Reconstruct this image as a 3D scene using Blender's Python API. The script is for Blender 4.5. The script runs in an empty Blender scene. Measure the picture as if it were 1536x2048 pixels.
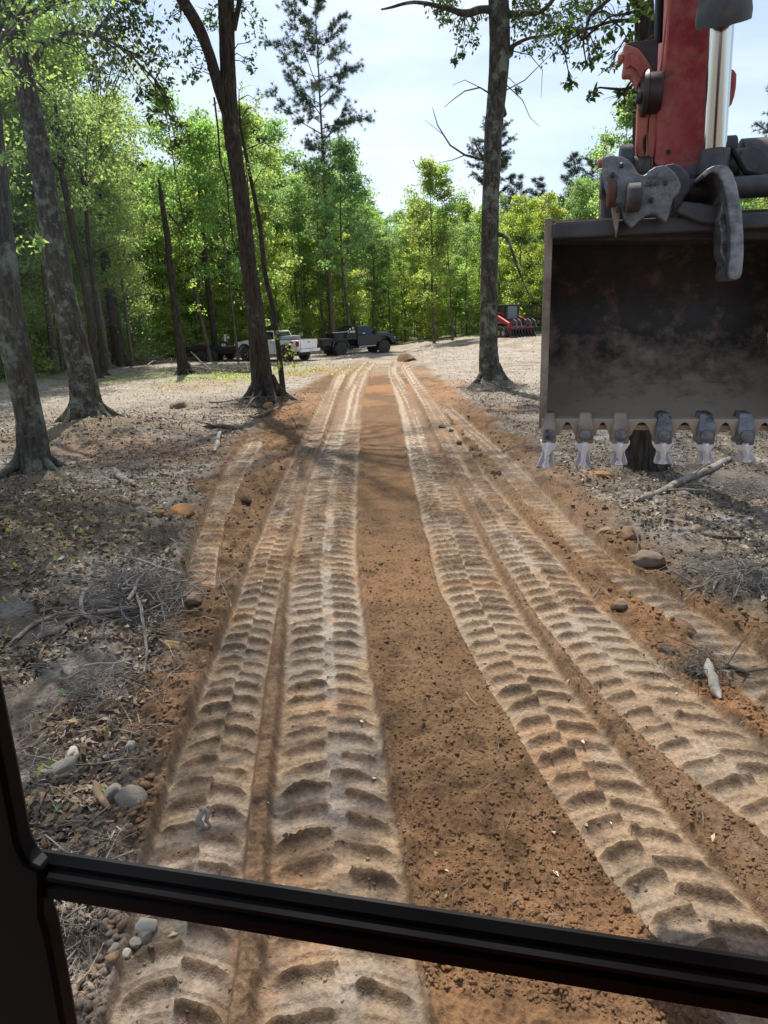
import bpy, math, random
import numpy as np
from mathutils import Vector, Matrix
random.seed(7); RNG = np.random.default_rng(11)
SC = bpy.context.scene; COL = SC.collection
PI = math.pi
# ------------------------------------------------------------------ camera, sky, sun, exposure
PIT = math.radians(15.5); ROL = math.radians(1.7); FPX = 1420.0; EYE = 2.6
_f = np.array([0, math.cos(PIT), -math.sin(PIT)]); _r0 = np.array([1., 0, 0]); _u0 = np.array([0, math.sin(PIT), math.cos(PIT)])
_r = math.cos(ROL)*_r0 - math.sin(ROL)*_u0; _u = math.cos(ROL)*_u0 + math.sin(ROL)*_r0
cam_d = bpy.data.cameras.new('camera'); cam = bpy.data.objects.new('camera', cam_d); COL.objects.link(cam)
cam.matrix_world = Matrix(((_r[0], _u[0], -_f[0], 0), (_r[1], _u[1], -_f[1], 0), (_r[2], _u[2], -_f[2], EYE), (0, 0, 0, 1)))
cam_d.sensor_fit = 'VERTICAL'; cam_d.sensor_height = 24.0; cam_d.lens = 24.0*FPX/2048.0
cam_d.clip_start = 0.05; cam_d.clip_end = 2000
SC.camera = cam
SUN_EL = math.radians(62); SUN_AZ = math.radians(-14)      # azimuth from +Y towards +X
world = bpy.data.worlds.new('World'); SC.world = world; world.use_nodes = True
nt = world.node_tree; nt.nodes.clear()
def N(t, typ, **k):
    n = t.nodes.new(typ)
    for a, b in k.items(): setattr(n, a, b)
    return n
sky = N(nt, 'ShaderNodeTexSky', sky_type='NISHITA', sun_disc=False, sun_elevation=SUN_EL, sun_rotation=SUN_AZ)
sky.air_density = 1.0; sky.dust_density = 1.2; sky.ozone_density = 1.2
tc = N(nt, 'ShaderNodeTexCoord'); mp = N(nt, 'ShaderNodeMapping'); mp.inputs['Scale'].default_value = (1.0, 1.6, 3.2)
mp.inputs['Rotation'].default_value = (0, 0.35, 0.5)
no = N(nt, 'ShaderNodeTexNoise'); no.inputs['Scale'].default_value = 1.5; no.inputs['Detail'].default_value = 6; no.inputs['Roughness'].default_value = 0.55
no.inputs['Distortion'].default_value = 0.6
rp = N(nt, 'ShaderNodeMapRange'); rp.inputs[1].default_value = 0.38; rp.inputs[2].default_value = 0.62; rp.inputs[3].default_value = 0.05; rp.inputs[4].default_value = 0.85
mx = N(nt, 'ShaderNodeMix', data_type='RGBA'); mx.inputs[7].default_value = (6.2, 6.9, 7.9, 1)
bg = N(nt, 'ShaderNodeBackground'); bg.inputs['Strength'].default_value = 0.12
wo = N(nt, 'ShaderNodeOutputWorld')
L = nt.links.new
L(tc.outputs['Generated'], mp.inputs[0]); L(mp.outputs[0], no.inputs['Vector']); L(no.outputs['Fac'], rp.inputs[0])
L(rp.outputs[0], mx.inputs[0]); L(sky.outputs[0], mx.inputs[6]); L(mx.outputs[2], bg.inputs[0]); L(bg.outputs[0], wo.inputs[0])
sd = bpy.data.lights.new('sun', 'SUN'); sd.energy = 5.0; sd.angle = math.radians(0.6); sd.color = (1.0, 0.95, 0.87)
sun = bpy.data.objects.new('sun', sd); COL.objects.link(sun)
sv = Vector((math.sin(SUN_AZ)*math.cos(SUN_EL), math.cos(SUN_AZ)*math.cos(SUN_EL), math.sin(SUN_EL)))
sun.rotation_euler = sv.to_track_quat('Z', 'Y').to_euler(); sun.location = (0, 0, 60)
SC.view_settings.view_transform = 'Standard'; SC.view_settings.look = 'None'; SC.view_settings.gamma = 1.0
SC.view_settings.exposure = 0.48
SC.render.engine = 'CYCLES'
SC.cycles.max_bounces = 8; SC.cycles.transparent_max_bounces = 8; SC.cycles.caustics_reflective = False; SC.cycles.caustics_refractive = False

# ------------------------------------------------------------------ from the photograph's pixels to places
def ray(x, y): return _f + (x-768)/FPX*_r - (y-1024)/FPX*_u
def gp(x, y, z=0.0):
    d = ray(x, y); t = (z-EYE)/d[2]; return (d[0]*t, d[1]*t)
def at(x, y, Y):
    d = ray(x, y); t = Y/d[1]; return Vector((d[0]*t, Y, EYE+d[2]*t))
def pxm(x, y, Y):                      # metres per pixel at that place
    return (Y/ray(x, y)[1])/FPX
YAW = math.radians(12.8)               # the machine points this far to the right of the view
_n = np.array([math.sin(YAW), math.cos(YAW), 0]); _e = np.array([math.cos(YAW), -math.sin(YAW), 0])
def lp(x, y, lf):                      # a place in the machine's own frame at forward distance lf
    d = ray(x, y); t = lf/(d @ _n); return Vector(((d @ _e)*t, lf, EYE+d[2]*t))

# ------------------------------------------------------------------ noise
def _h(ix, iy, s):
    v = np.sin(ix*127.1+iy*311.7+s*74.7)*43758.5453
    return v-np.floor(v)
def vn(x, y, s=0):
    xi = np.floor(x); yi = np.floor(y); fx = x-xi; fy = y-yi
    fx = fx*fx*fx*(fx*(fx*6-15)+10); fy = fy*fy*fy*(fy*(fy*6-15)+10)
    a = _h(xi, yi, s); b = _h(xi+1, yi, s); c = _h(xi, yi+1, s); d = _h(xi+1, yi+1, s)
    return a+(b-a)*fx+(c-a)*fy+(a-b-c+d)*fx*fy
def fbm(x, y, sc, s=0, o=4, g=0.5):
    t = 0; a = 1; m = 0; cs, sn = math.cos(0.6), math.sin(0.6); x = x/sc; y = y/sc
    for i in range(o):
        t = t+a*vn(x, y, s+i*3.1); m += a; a *= g; x, y = 2.03*(x*cs-y*sn)+5.2, 2.03*(x*sn+y*cs)+1.3
    return t/m
def ss(a, b, x):
    t = np.clip((x-a)/(b-a), 0, 1); return t*t*(3-2*t)

# ------------------------------------------------------------------ objects
def tag(o, label=None, cat=None, group=None, kind=None):
    if label: o['label'] = label
    if cat: o['category'] = cat
    if group: o['group'] = group
    if kind: o['kind'] = kind
    return o
def empty(name, loc=(0, 0, 0), rz=0, **k):
    o = bpy.data.objects.new(name, None); COL.objects.link(o); o.location = loc; o.rotation_euler = (0, 0, rz)
    o.empty_display_size = 0.2
    return tag(o, **k)
def mesh_np(name, V, F, m=None, col=None, smooth=False):
    """V (n,3); F (k,3|4) array or list of such arrays"""
    me = bpy.data.meshes.new(name)
    Fs = [f for f in (F if isinstance(F, list) else [F]) if len(f)]
    V = np.asarray(V, dtype=np.float32)
    me.vertices.add(len(V)); me.vertices.foreach_set('co', V.ravel())
    nl = sum(f.size for f in Fs); npoly = sum(len(f) for f in Fs)
    me.loops.add(nl); me.loops.foreach_set('vertex_index', np.concatenate([f.ravel() for f in Fs]).astype(np.int32))
    tot = np.concatenate([np.full(len(f), f.shape[1]) for f in Fs]); st = np.concatenate([[0], np.cumsum(tot)[:-1]])
    me.polygons.add(npoly); me.polygons.foreach_set('loop_start', st.astype(np.int32))
    me.polygons.foreach_set('loop_total', tot.astype(np.int32))
    if smooth: me.polygons.foreach_set('use_smooth', np.ones(npoly, dtype=bool))
    if col is not None:
        a = me.color_attributes.new('Col', 'FLOAT_COLOR', 'POINT')
        c = np.ones((len(V), 4), dtype=np.float32); c[:, :3] = col; a.data.foreach_set('color', c.ravel())
    me.update(calc_edges=True)
    if m: me.materials.append(m)
    return me
def link(name, me, parent=None, **k):
    o = bpy.data.objects.new(name, me); COL.objects.link(o)
    if parent: o.parent = parent
    return tag(o, **k)
class MB:
    def __init__(s): s.v = []; s.f = []
    def add(s, vs, fs):
        n = len(s.v); s.v += [tuple(v) for v in vs]; s.f += [tuple(i+n for i in f) for f in fs]; return s
    def box(s, x0, x1, y0, y1, z0, z1, taper=0):
        t = taper
        return s.add([(x0, y0, z0), (x1, y0, z0), (x1, y1, z0), (x0, y1, z0), (x0+t, y0+t, z1), (x1-t, y0+t, z1), (x1-t, y1-t, z1), (x0+t, y1-t, z1)],
                     [(0, 3, 2, 1), (4, 5, 6, 7), (0, 1, 5, 4), (1, 2, 6, 5), (2, 3, 7, 6), (3, 0, 4, 7)])
    def prism(s, pts, d):                      # pts: outline of 3-vectors, d: extrusion vector
        n = len(pts); a = [Vector(p) for p in pts]; b = [p+Vector(d) for p in a]
        return s.add(a+b, [tuple(range(n))[::-1], tuple(range(n, 2*n))]+[(i, (i+1) % n, n+(i+1) % n, n+i) for i in range(n)])
    def tube(s, pts, rad, n=8, cap=True):
        pts = [Vector(p) for p in pts]; m = len(pts)
        if not hasattr(rad, '__len__'): rad = [rad]*m
        T = (pts[1]-pts[0]).normalized(); U = T.orthogonal().normalized(); vs = []
        for i, p in enumerate(pts):
            t = (pts[min(i+1, m-1)]-pts[max(i-1, 0)]).normalized()
            U = (U-t*U.dot(t)).normalized(); W = t.cross(U)
            for k in range(n):
                a = 2*PI*k/n; vs.append(p+(U*math.cos(a)+W*math.sin(a))*rad[i])
        fs = [(i*n+k, i*n+(k+1) % n, (i+1)*n+(k+1) % n, (i+1)*n+k) for i in range(m-1) for k in range(n)]
        if cap: fs += [tuple(range(n))[::-1], tuple(range((m-1)*n, m*n))]
        return s.add(vs, fs)
    def cyl(s, a, b, r, n=20): return s.tube([a, b], r, n)
    def lathe(s, c, ax, prof, n=20):           # prof: (offset along axis, radius)
        ax = Vector(ax).normalized(); c = Vector(c)
        return s.tube2([c+ax*o for o, r in prof], [r for o, r in prof], ax, n)
    def tube2(s, pts, rad, ax, n):
        U = ax.orthogonal().normalized(); W = ax.cross(U); vs = []; m = len(pts)
        for p, r in zip(pts, rad):
            for k in range(n):
                a = 2*PI*k/n; vs.append(p+(U*math.cos(a)+W*math.sin(a))*r)
        fs = [(i*n+k, i*n+(k+1) % n, (i+1)*n+(k+1) % n, (i+1)*n+k) for i in range(m-1) for k in range(n)]
        fs += [tuple(range(n))[::-1], tuple(range((m-1)*n, m*n))]
        return s.add(vs, fs)
    def mesh(s, name, m, smooth=None, bevel=0):
        me = bpy.data.meshes.new(name); me.from_pydata([tuple(v) for v in s.v], [], s.f); me.materials.append(m)
        me.update()
        if smooth is not None:
            me.polygons.foreach_set('use_smooth', [True]*len(me.polygons))
            try: me.set_sharp_from_angle(angle=math.radians(smooth))
            except Exception: pass
        return me
    def build(s, name, m, parent=None, smooth=None, bevel=0, **k):
        o = link(name, s.mesh(name, m, smooth), parent, **k)
        if bevel:
            b = o.modifiers.new('b', 'BEVEL'); b.width = bevel; b.segments = 2; b.limit_method = 'ANGLE'; b.angle_limit = math.radians(35)
        return o
def kids(o): return [c for c in bpy.data.objects if c.parent == o]

# ------------------------------------------------------------------ materials
MATS = {}
def mat(name, c1, c2=None, rough=0.8, sc=6, metal=0, bump=0, bsc=None, detail=5, lo=0.35, hi=0.65, spec=0.5, c3=None, sc3=2, lo3=0.55, hi3=0.7, stretch=None, coat=0, rough2=None, bdist=0.01):
    if name in MATS: return MATS[name]
    m = bpy.data.materials.new(name); m.use_nodes = True; t = m.node_tree; p = t.nodes['Principled BSDF']; K = t.links.new
    p.inputs['Roughness'].default_value = rough; p.inputs['Metallic'].default_value = metal; p.inputs['Specular IOR Level'].default_value = spec
    p.inputs['Coat Weight'].default_value = coat
    tcn = N(t, 'ShaderNodeTexCoord'); vec = tcn.outputs['Object']
    if stretch:
        mm = N(t, 'ShaderNodeMapping'); mm.inputs['Scale'].default_value = stretch; K(vec, mm.inputs[0]); vec = mm.outputs[0]
    p.inputs['Base Color'].default_value = (*c1, 1)
    if c2 is not None:
        n = N(t, 'ShaderNodeTexNoise'); n.inputs['Scale'].default_value = sc; n.inputs['Detail'].default_value = detail; n.inputs['Roughness'].default_value = 0.65; K(vec, n.inputs['Vector'])
        r = N(t, 'ShaderNodeMapRange'); r.inputs[1].default_value = lo; r.inputs[2].default_value = hi; K(n.outputs['Fac'], r.inputs[0])
        x = N(t, 'ShaderNodeMix', data_type='RGBA'); x.inputs[6].default_value = (*c1, 1); x.inputs[7].default_value = (*c2, 1); K(r.outputs[0], x.inputs[0])
        out = x.outputs[2]
        if rough2 is not None:
            rr = N(t, 'ShaderNodeMapRange'); rr.inputs[3].default_value = rough; rr.inputs[4].default_value = rough2; K(r.outputs[0], rr.inputs[0]); K(rr.outputs[0], p.inputs['Roughness'])
        if c3 is not None:
            n3 = N(t, 'ShaderNodeTexNoise'); n3.inputs['Scale'].default_value = sc3; n3.inputs['Detail'].default_value = 7; n3.inputs['Roughness'].default_value = 0.7; K(tcn.outputs['Object'], n3.inputs['Vector'])
            r3 = N(t, 'ShaderNodeMapRange'); r3.inputs[1].default_value = lo3; r3.inputs[2].default_value = hi3; K(n3.outputs['Fac'], r3.inputs[0])
            x3 = N(t, 'ShaderNodeMix', data_type='RGBA'); x3.inputs[7].default_value = (*c3, 1); K(out, x3.inputs[6]); K(r3.outputs[0], x3.inputs[0]); out = x3.outputs[2]
        K(out, p.inputs['Base Color'])
    if bump:
        nb = N(t, 'ShaderNodeTexNoise'); nb.inputs['Scale'].default_value = bsc or sc*3; nb.inputs['Detail'].default_value = 6; K(vec, nb.inputs['Vector'])
        b = N(t, 'ShaderNodeBump'); b.inputs['Strength'].default_value = bump; b.inputs['Distance'].default_value = bdist; K(nb.outputs['Fac'], b.inputs['Height']); K(b.outputs[0], p.inputs['Normal'])
    MATS[name] = m; return m
def leaf_mat(name, c, trans=0.45, tcol=None, var=0.5, rough=0.5):
    """leaves: colour varied by the leaf's own value in 'Col' and by the tree"""
    m = bpy.data.materials.new(name); m.use_nodes = True; t = m.node_tree; t.nodes.clear(); K = t.links.new
    at_ = N(t, 'ShaderNodeAttribute', attribute_name='Col'); oi = N(t, 'ShaderNodeObjectInfo')
    hs = N(t, 'ShaderNodeHueSaturation'); hs.inputs['Color'].default_value = (*c, 1)
    sp = N(t, 'ShaderNodeSeparateColor'); K(at_.outputs['Color'], sp.inputs[0])
    v = N(t, 'ShaderNodeMapRange'); v.inputs[3].default_value = 1-var; v.inputs[4].default_value = 1+var; K(sp.outputs[0], v.inputs[0])
    hu = N(t, 'ShaderNodeMapRange'); hu.inputs[3].default_value = 0.475; hu.inputs[4].default_value = 0.525; K(oi.outputs['Random'], hu.inputs[0])
    ad = N(t, 'ShaderNodeMath', operation='ADD'); hv = N(t, 'ShaderNodeMapRange'); hv.inputs[3].default_value = -0.02; hv.inputs[4].default_value = 0.02
    K(sp.outputs[1], hv.inputs[0]); K(hu.outputs[0], ad.inputs[0]); K(hv.outputs[0], ad.inputs[1]); K(ad.outputs[0], hs.inputs['Hue']); K(v.outputs[0], hs.inputs['Value'])
    d = N(t, 'ShaderNodeBsdfPrincipled'); d.inputs['Roughness'].default_value = rough; d.inputs['Specular IOR Level'].default_value = 0.35; K(hs.outputs[0], d.inputs['Base Color'])
    tr = N(t, 'ShaderNodeBsdfTranslucent'); mu = N(t, 'ShaderNodeMix', data_type='RGBA', blend_type='MULTIPLY'); mu.inputs[0].default_value = 1
    mu.inputs[7].default_value = (*(tcol or (1.7, 1.9, 0.6)), 1); K(hs.outputs[0], mu.inputs[6]); K(mu.outputs[2], tr.inputs[0])
    mxs = N(t, 'ShaderNodeMixShader'); mxs.inputs[0].default_value = trans; o = N(t, 'ShaderNodeOutputMaterial')
    K(d.outputs[0], mxs.inputs[1]); K(tr.outputs[0], mxs.inputs[2]); K(mxs.outputs[0], o.inputs[0])
    return m
def vcol_mat(name, rough=0.9, bump=0.6, bsc=60, var=0.35):
    m = bpy.data.materials.new(name); m.use_nodes = True; t = m.node_tree; K = t.links.new; p = t.nodes['Principled BSDF']
    p.inputs['Roughness'].default_value = rough; p.inputs['Specular IOR Level'].default_value = 0.2
    a = N(t, 'ShaderNodeAttribute', attribute_name='Col'); tcn = N(t, 'ShaderNodeTexCoord')
    n = N(t, 'ShaderNodeTexNoise'); n.inputs['Scale'].default_value = bsc; n.inputs['Detail'].default_value = 5; n.inputs['Roughness'].default_value = 0.7; K(tcn.outputs['Object'], n.inputs['Vector'])
    r = N(t, 'ShaderNodeMapRange'); r.inputs[1].default_value = 0.3; r.inputs[2].default_value = 0.7; r.inputs[3].default_value = 1-var; r.inputs[4].default_value = 1+var; K(n.outputs['Fac'], r.inputs[0])
    x = N(t, 'ShaderNodeVectorMath', operation='SCALE'); K(a.outputs['Color'], x.inputs[0]); K(r.outputs[0], x.inputs['Scale']); K(x.outputs[0], p.inputs['Base Color'])
    if bump:
        b = N(t, 'ShaderNodeBump'); b.inputs['Strength'].default_value = bump; b.inputs['Distance'].default_value = 0.022; K(n.outputs['Fac'], b.inputs['Height']); K(b.outputs[0], p.inputs['Normal'])
    return m
def bark(name, c1, c2, lichen, lo3=0.52, hi3=0.62, sc3=3.0):
    return mat(name, c1, c2, rough=0.95, sc=7, stretch=(2.2, 2.2, 0.45), bump=1.0, bsc=9, c3=lichen, sc3=sc3, lo3=lo3, hi3=hi3, spec=0.15, bdist=0.05)
BARK_OAK = bark('bark_oak', (.022, .018, .014), (.085, .072, .056), (.16, .18, .145), .50, .62, 3.5)
BARK_GREY = bark('bark_grey', (.026, .023, .019), (.095, .085, .070), (.17, .19, .15), .50, .62, 2.5)
BARK_DARK = bark('bark_dark', (.018, .015, .012), (.07, .056, .042), (.13, .12, .09), .58, .7, 2)
BARK_PINE = bark('bark_pine', (.07, .05, .04), (.2, .15, .12), (.22, .19, .17), .55, .7, 2)
BARK_FAR = mat('bark_far', (.06, .05, .04), (.16, .13, .10), rough=0.95, sc=1.5, spec=0.1)
DEAD = mat('dead_wood', (.13, .105, .085), (.34, .30, .26), rough=0.95, sc=8, stretch=(1, 1, 1), bump=0.6, bsc=25, spec=0.1)
LEAF_A = leaf_mat('leaf_spring', (.175, .245, .095), trans=.62, tcol=(2.5, 2.5, 1.5))
LEAF_B = leaf_mat('leaf_bright', (.225, .290, .085), trans=.62, tcol=(2.4, 2.3, 1.3))
LEAF_C = leaf_mat('leaf_deep', (.145, .210, .100), trans=.62, tcol=(2.4, 2.5, 1.5))
LEAF_OAK = leaf_mat('leaf_oak', (.048, .085, .024), trans=0.35, tcol=(1.7, 1.9, .6))
NEEDLE = leaf_mat('needle', (.060, .090, .050), trans=0.2, tcol=(1.2, 1.4, .8), var=0.3, rough=0.6)

# ------------------------------------------------------------------ the ground
STR = {  # wheel strips traced on the photograph: (left x, right x, y)
 'S': [(376,425,1170),(388,436,1100),(413,460,1033),(440,490,955),(478,520,900),(500,534,870)],
 'A': [(228,463,2010),(290,495,1719),(339,511,1523),(437,546,1299),(495,573,1130),(565,612,960),(610,650,870),(648,675,790),(668,692,750),(694,712,733),(716,727,722)],
 'B': [(510,861,2010),(534,808,1719),(550,769,1523),(566,741,1328),(573,716,1131),(612,718,960),(652,720,870),(680,728,791),(700,742,745),(716,748,733),(730,752,722)],
 'C': [(1395,1700,2010),(1230,1511,1830),(1158,1386,1697),(1087,1279,1563),(1006,1194,1429),(930,1085,1295),(892,1045,1239),(853,977,1095),(822,905,952),(795,838,808),(775,795,745),(776,793,733),(780,793,722)],
 'D': [(1760,2150,1830),(1530,1860,1697),(1319,1620,1563),(1225,1453,1429),(1113,1274,1295),(1068,1235,1239),(977,1097,1095),(906,975,952),(842,872,808),(806,828,745),(800,820,733),(798,812,722)],
 'E': [(1500,1640,1400),(1327,1430,1239),(1184,1261,1143),(1078,1145,1047),(1006,1060,952),(930,965,870),(870,900,810)]}
STRW = {}; 
for k, Lr in STR.items():
    rows = []
    for a, b, y in Lr:
        A = gp(a, y); B = gp(b, y); Y = (A[1]+B[1])/2; rows.append((Y, (A[0]+B[0])/2, max(abs(B[0]-A[0])/2, .17 if k in 'SE' else .22)))
    rows.sort(); STRW[k] = np.array(rows); STR0 = 0
def terrain(X, Y):
    z = 0.75*ss(32, 60, Y)*ss(0, 12, X) + 0.35*ss(60, 110, Y)
    z = z + 0.9*ss(-10, -30, X)*ss(14, 40, Y)*0.3
    return z
def corr(Y):
    l = np.interp(Y, [2, 5, 9, 12, 20, 27, 38, 60], [-1.45, -1.75, -2.6, -3.1, -3.3, -2.9, -1.9, 0]); r = np.interp(Y, [2, 5, 9, 14, 25, 38, 60], [3.5, 3.2, 3.0, 2.8, 2.7, 2.4, 2.0])
    return (l+r)/2, (r-l)/2
def smooth_rows(R):
    Y = np.linspace(R[0, 0]-2, R[-1, 0]+2, 400); out = [Y]
    for k in (1, 2):
        v = np.interp(Y, R[:, 0], R[:, k]); sl = (R[1, k]-R[0, k])/(R[1, 0]-R[0, 0]) if k == 1 else 0; v = np.where(Y < R[0, 0], R[0, k]+sl*(Y-R[0, 0]), v)
        w = np.ones(21)/21; p = np.concatenate([np.full(10, v[0]), v, np.full(10, v[-1])]); out.append(np.convolve(p, w, 'valid'))
    o = np.stack(out, -1); return o
def ground(X, Y, want_col=False):
    X = np.asarray(X, float); Y = np.asarray(Y, float)
    wx = X+0.12*(fbm(X, Y, 1.2, 50, 3)-.5); wy = Y
    # how disturbed: the dug corridor round the tracks
    cx, hw = corr(Y)
    dist = np.abs(wx-cx)+0.9*(fbm(X, Y, 1.6, 9, 4)-.5)
    cor = (1-ss(hw-.35, hw+.25, dist))*(1-.9*ss(29, 45, Y+14*(fbm(X, Y, 2.2, 8, 4)-.5)))
    n1 = fbm(X, Y, 3.5, 1, 4); n2 = fbm(X, Y, .45, 2, 4, .6); n3 = fbm(X, Y, .09, 3, 3, .6); n4 = fbm(X, Y, 9., 4, 3)
    z = terrain(X, Y) + .10*(n1-.5) + .05*(n2-.5)*1.2 + .022*(n3-.5)
    lump = np.abs(fbm(X, Y, .22, 5, 3, .55)-.5)*2
    def blob(px, py, r, h):
        cxx, cyy = gp(px, py); return h*np.exp(-((X-cxx)**2+(Y-cyy)**2*.6)/r**2)
    mound = blob(40, 1085, 1.5, .42)+blob(200, 870, 1.6, .30)+blob(95, 965, .9, .16)
    z = z+mound+ (mound*.35)*(n2-.45) + np.clip(mound, 0, .3)*.25*lump
    zone = ss(1.1, 1.7, dist)*(1-ss(3.0, 3.8, dist))           # thrown-up clods each side
    z = z+zone*(.15*(n2-.35)+.06*lump)+(.25+.75*zone)*(.055*np.abs(fbm(X, Y, .11, 61, 3, .6)-.5)*2-.01)+(.4+.6*zone)*.03*(np.abs(fbm(X, Y, .045, 62, 2)-.5)*2)
    # ---- colours
    grey = np.array([.150, .121, .093]); ash = np.array([.335, .318, .29]); brown = np.array([.150, .087, .044]); orange = np.array([.30, .150, .066])
    pale = np.array([.37, .315, .25]); tan = np.array([.30, .213, .137]); dark = np.array([.09, .072, .055])
    def mixc(a, b, w): w = np.asarray(w)[..., None]; return a*(1-w)+b*w
    nA = fbm(X, Y, .8, 21, 5, .6); nB = fbm(X, Y, 2.2, 22, 4); nC = fbm(X, Y, .25, 23, 4, .65)
    if want_col:
        C = np.broadcast_to(grey, X.shape+(3,)).copy()
        C = mixc(C, ash, ss(.52, .70, nA)*.55)
        C = mixc(C, dark, ss(.56, .70, nC)*.6)
        far = ss(17, 34, Y+.25*np.abs(X)+5*(nB-.5))
        C = mixc(C, pale*(.72+.5*nA)[..., None], far*.92)
        C = mixc(C, np.array([.19, .15, .11]), ss(.50, .66, fbm(X, Y, 1.1, 66, 5, .65))*far*.65); C = mixc(C, np.array([.20, .16, .12]), ss(.5, .62, nC)*far*.6); C = mixc(C, np.array([.30, .27, .24]), ss(.52, .66, nB)*far*.5)
        mnd = np.clip(mound*3, 0, 1); C = mixc(C, np.array([.15, .115, .072])*(.7+.6*nC)[..., None], mnd*.9)
        C = mixc(C, brown, cor*(1-.45*ss(.45, .62, nB)*ss(1.3, 2.0, dist)))
        C = mixc(C, orange, cor*ss(.50, .66, nB)*(.25+.6*ss(12, 30, Y)))
        for px, py, r, w in [(300, 1390, .35, .55), (560, 830, 1.0, .8), (440, 900, 1.3, .55), (900, 860, .8, .6), (950, 770, 1.5, .7), (1300, 1230, .7, .35), (1440, 1420, .35, .6), (640, 745, 2.5, .8), (230, 905, 1.2, .4), (1010, 815, .6, .6), (1200, 960, .25, .7), (400, 770, 1.6, .5), (700, 860, .8, .4), (250, 1430, .35, .5)]:
            bx, by = gp(px, py); C = mixc(C, orange, w*np.exp(-(((X-bx)**2+(Y-by)**2)/r**2))*ss(.35, .6, nA+.1))
        gx, gy = gp(410, 748); C = mixc(C, np.array([.13, .17, .05]), .75*np.exp(-((X-gx)/4.5)**2-((Y-gy)/3.0)**2)*ss(.4, .6, nA))
        C = C*(.78+.45*nC)[..., None]
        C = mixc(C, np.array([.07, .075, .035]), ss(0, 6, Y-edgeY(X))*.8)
    # ---- the central loose strip
    # ---- strips
    crumb = .030*np.abs(fbm(X, Y, .07, 31, 3, .65)-.5)*2+.022*(fbm(X, Y, .035, 33, 2)-.5)+.02*(fbm(X, Y, .16, 32, 3)-.5)
    cs = cor*(1-ss(1.0, 1.6, np.abs(X-np.interp(Y, [2, 6, 12, 25, 38], [.5, .35, .2, 0, .5]))))
    z = z*(1-cs)+ (terrain(X, Y)+crumb*1.1+.02*(n1-.5)+.02)*cs
    for k in 'SEDCAB':
        R = STRW[k]; c = np.interp(Y, R[:, 0], R[:, 1]); w = np.interp(Y, R[:, 0], R[:, 2]); Rr0 = STRE[k]
        u = (X-c)/w+.10*(fbm(X, Y, .5, 41, 2)-.5)+.09*(fbm(X, Y, .07, 42, 3, .6)-.5); au = np.abs(u)
        end = ss(Rr0[0]-.6, Rr0[0]+.2, Y) if k in 'SE' else 1.0
        fin = 1-ss(Rr0[1]-1.5, Rr0[1]+.6, Y+2*(n2-.5))
        m = (1-ss(.93, 1.05, au))*end*fin
        pitch = .195
        half = np.where(u < 0, 0.0, .5)
        if k in 'BD':  split_lo, split_hi = (-.06, .20) if k == 'B' else (-.20, .08)
        elif k == 'S' or k == 'E': split_lo, split_hi = (9, 9)
        else: split_lo, split_hi = (-.015, .015)
        if k in 'SE': half = 0*u
        bend = .085*(1-np.clip(au, 0, 1)**2)+.018*(fbm(X, Y, .12, 43, 2)-.5)
        if k in 'SE': bend = .05*(1-u*u)
        wob = .05*(fbm(X, Y, 1.1, 44, 2)-.5)
        ph = (Y+wob-bend*(1.2))/pitch+half+{'S': .1, 'E': .6, 'D': .3, 'C': .8, 'A': .45, 'B': 0}[k]
        idx = np.floor(ph); fr = ph-idx
        jw = .8+.5*_h(idx, half*2, 7.)                        # every lug a little different
        rid = ss(.27, .60, fr+.10*(jw-1)*2)*(1-ss(.62, .74, fr+.10*(jw-1)*2))*(.75+.4*_h(idx, half*2, 3.))
        rid = rid*(1-.85*ss(.62, .98, au)); fdy = ss(12.5, 19, Y); rid = rid*(1-fdy)+.28*fdy
        mid = ss(split_lo-.05, split_lo+.03, u)*(1-ss(split_hi-.03, split_hi+.05, u))
        stepm = np.where(fr < .5, fr*.2, (1-fr)*.2)
        rid = rid*(1-mid)+mid*(.35*np.exp(-((fr-.62)/.06)**2)+.45*rid*ss(.45, .6, fbm(X, Y, .3, 49, 3)))*(1-fdy)
        brk = ss(.35, .5, fbm(X, Y, .35, 45, 2))
        hr = (.060+.03*(n2-.5))*rid*(.6+.4*brk)
        crk = rid*(.028*(fbm(X, Y, .04, 46, 3, .6)-.45))
        lip = .022*np.exp(-((au-1.05)/.10)**2)*(.4+1.2*n2)
        zt = terrain(X, Y)-.018+hr+crk+.012*(n1-.5)+.004*(n3-.5)-.012*fr*(1-mid)
        z = z*(1-m)+zt*m+lip*end*fin
        if want_col:
            gy_ = {'B': .35, 'D': .25, 'C': .15, 'A': .3, 'S': .45, 'E': .35}[k]
            base = mixc(np.broadcast_to(tan, X.shape+(3,)), np.array([.30, .262, .215]), np.clip(gy_*mid*.9*ss(.35, .6, nA)+ss(.46, .62, nA)*gy_*1.6, 0, 1))
            base = base*(.84+.34*nC)[..., None]
            base = mixc(base, orange, ss(.60, .72, fbm(X, Y, .5, 60, 4))*.45)
            far2 = ss(9, 25, Y); base = mixc(base, np.array([.27, .17, .105]), far2*.6)
            stk = ss(.50, .66, fbm(u*2.2+{'S': 1, 'E': 2, 'D': 3, 'C': 4, 'A': 5, 'B': 6}[k]*7, Y*.05, .55, 65, 3))*ss(8, 15, Y)
            base = mixc(base, np.array([.44, .36, .275]), stk*.85); base = mixc(base, np.array([.19, .115, .065]), (1-stk)*ss(10, 17, Y)*.55*ss(.4, .6, nA+.1))
            rb = np.array([.105, .067, .040])*(.55+.9*fbm(X, Y, .05, 47, 3))[..., None]  # brown crumbs, with shade of the near lug faces painted in
            tc_ = mixc(base, rb, np.clip(ss(.12, .62, rid)*(.88 if k not in 'SE' else .6), 0, 1))
            edge = ss(.86, .97, au)
            tc_ = mixc(tc_, brown, edge*.5)
            C = mixc(C, tc_, m*(.97 if k not in 'E' else .85))
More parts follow.
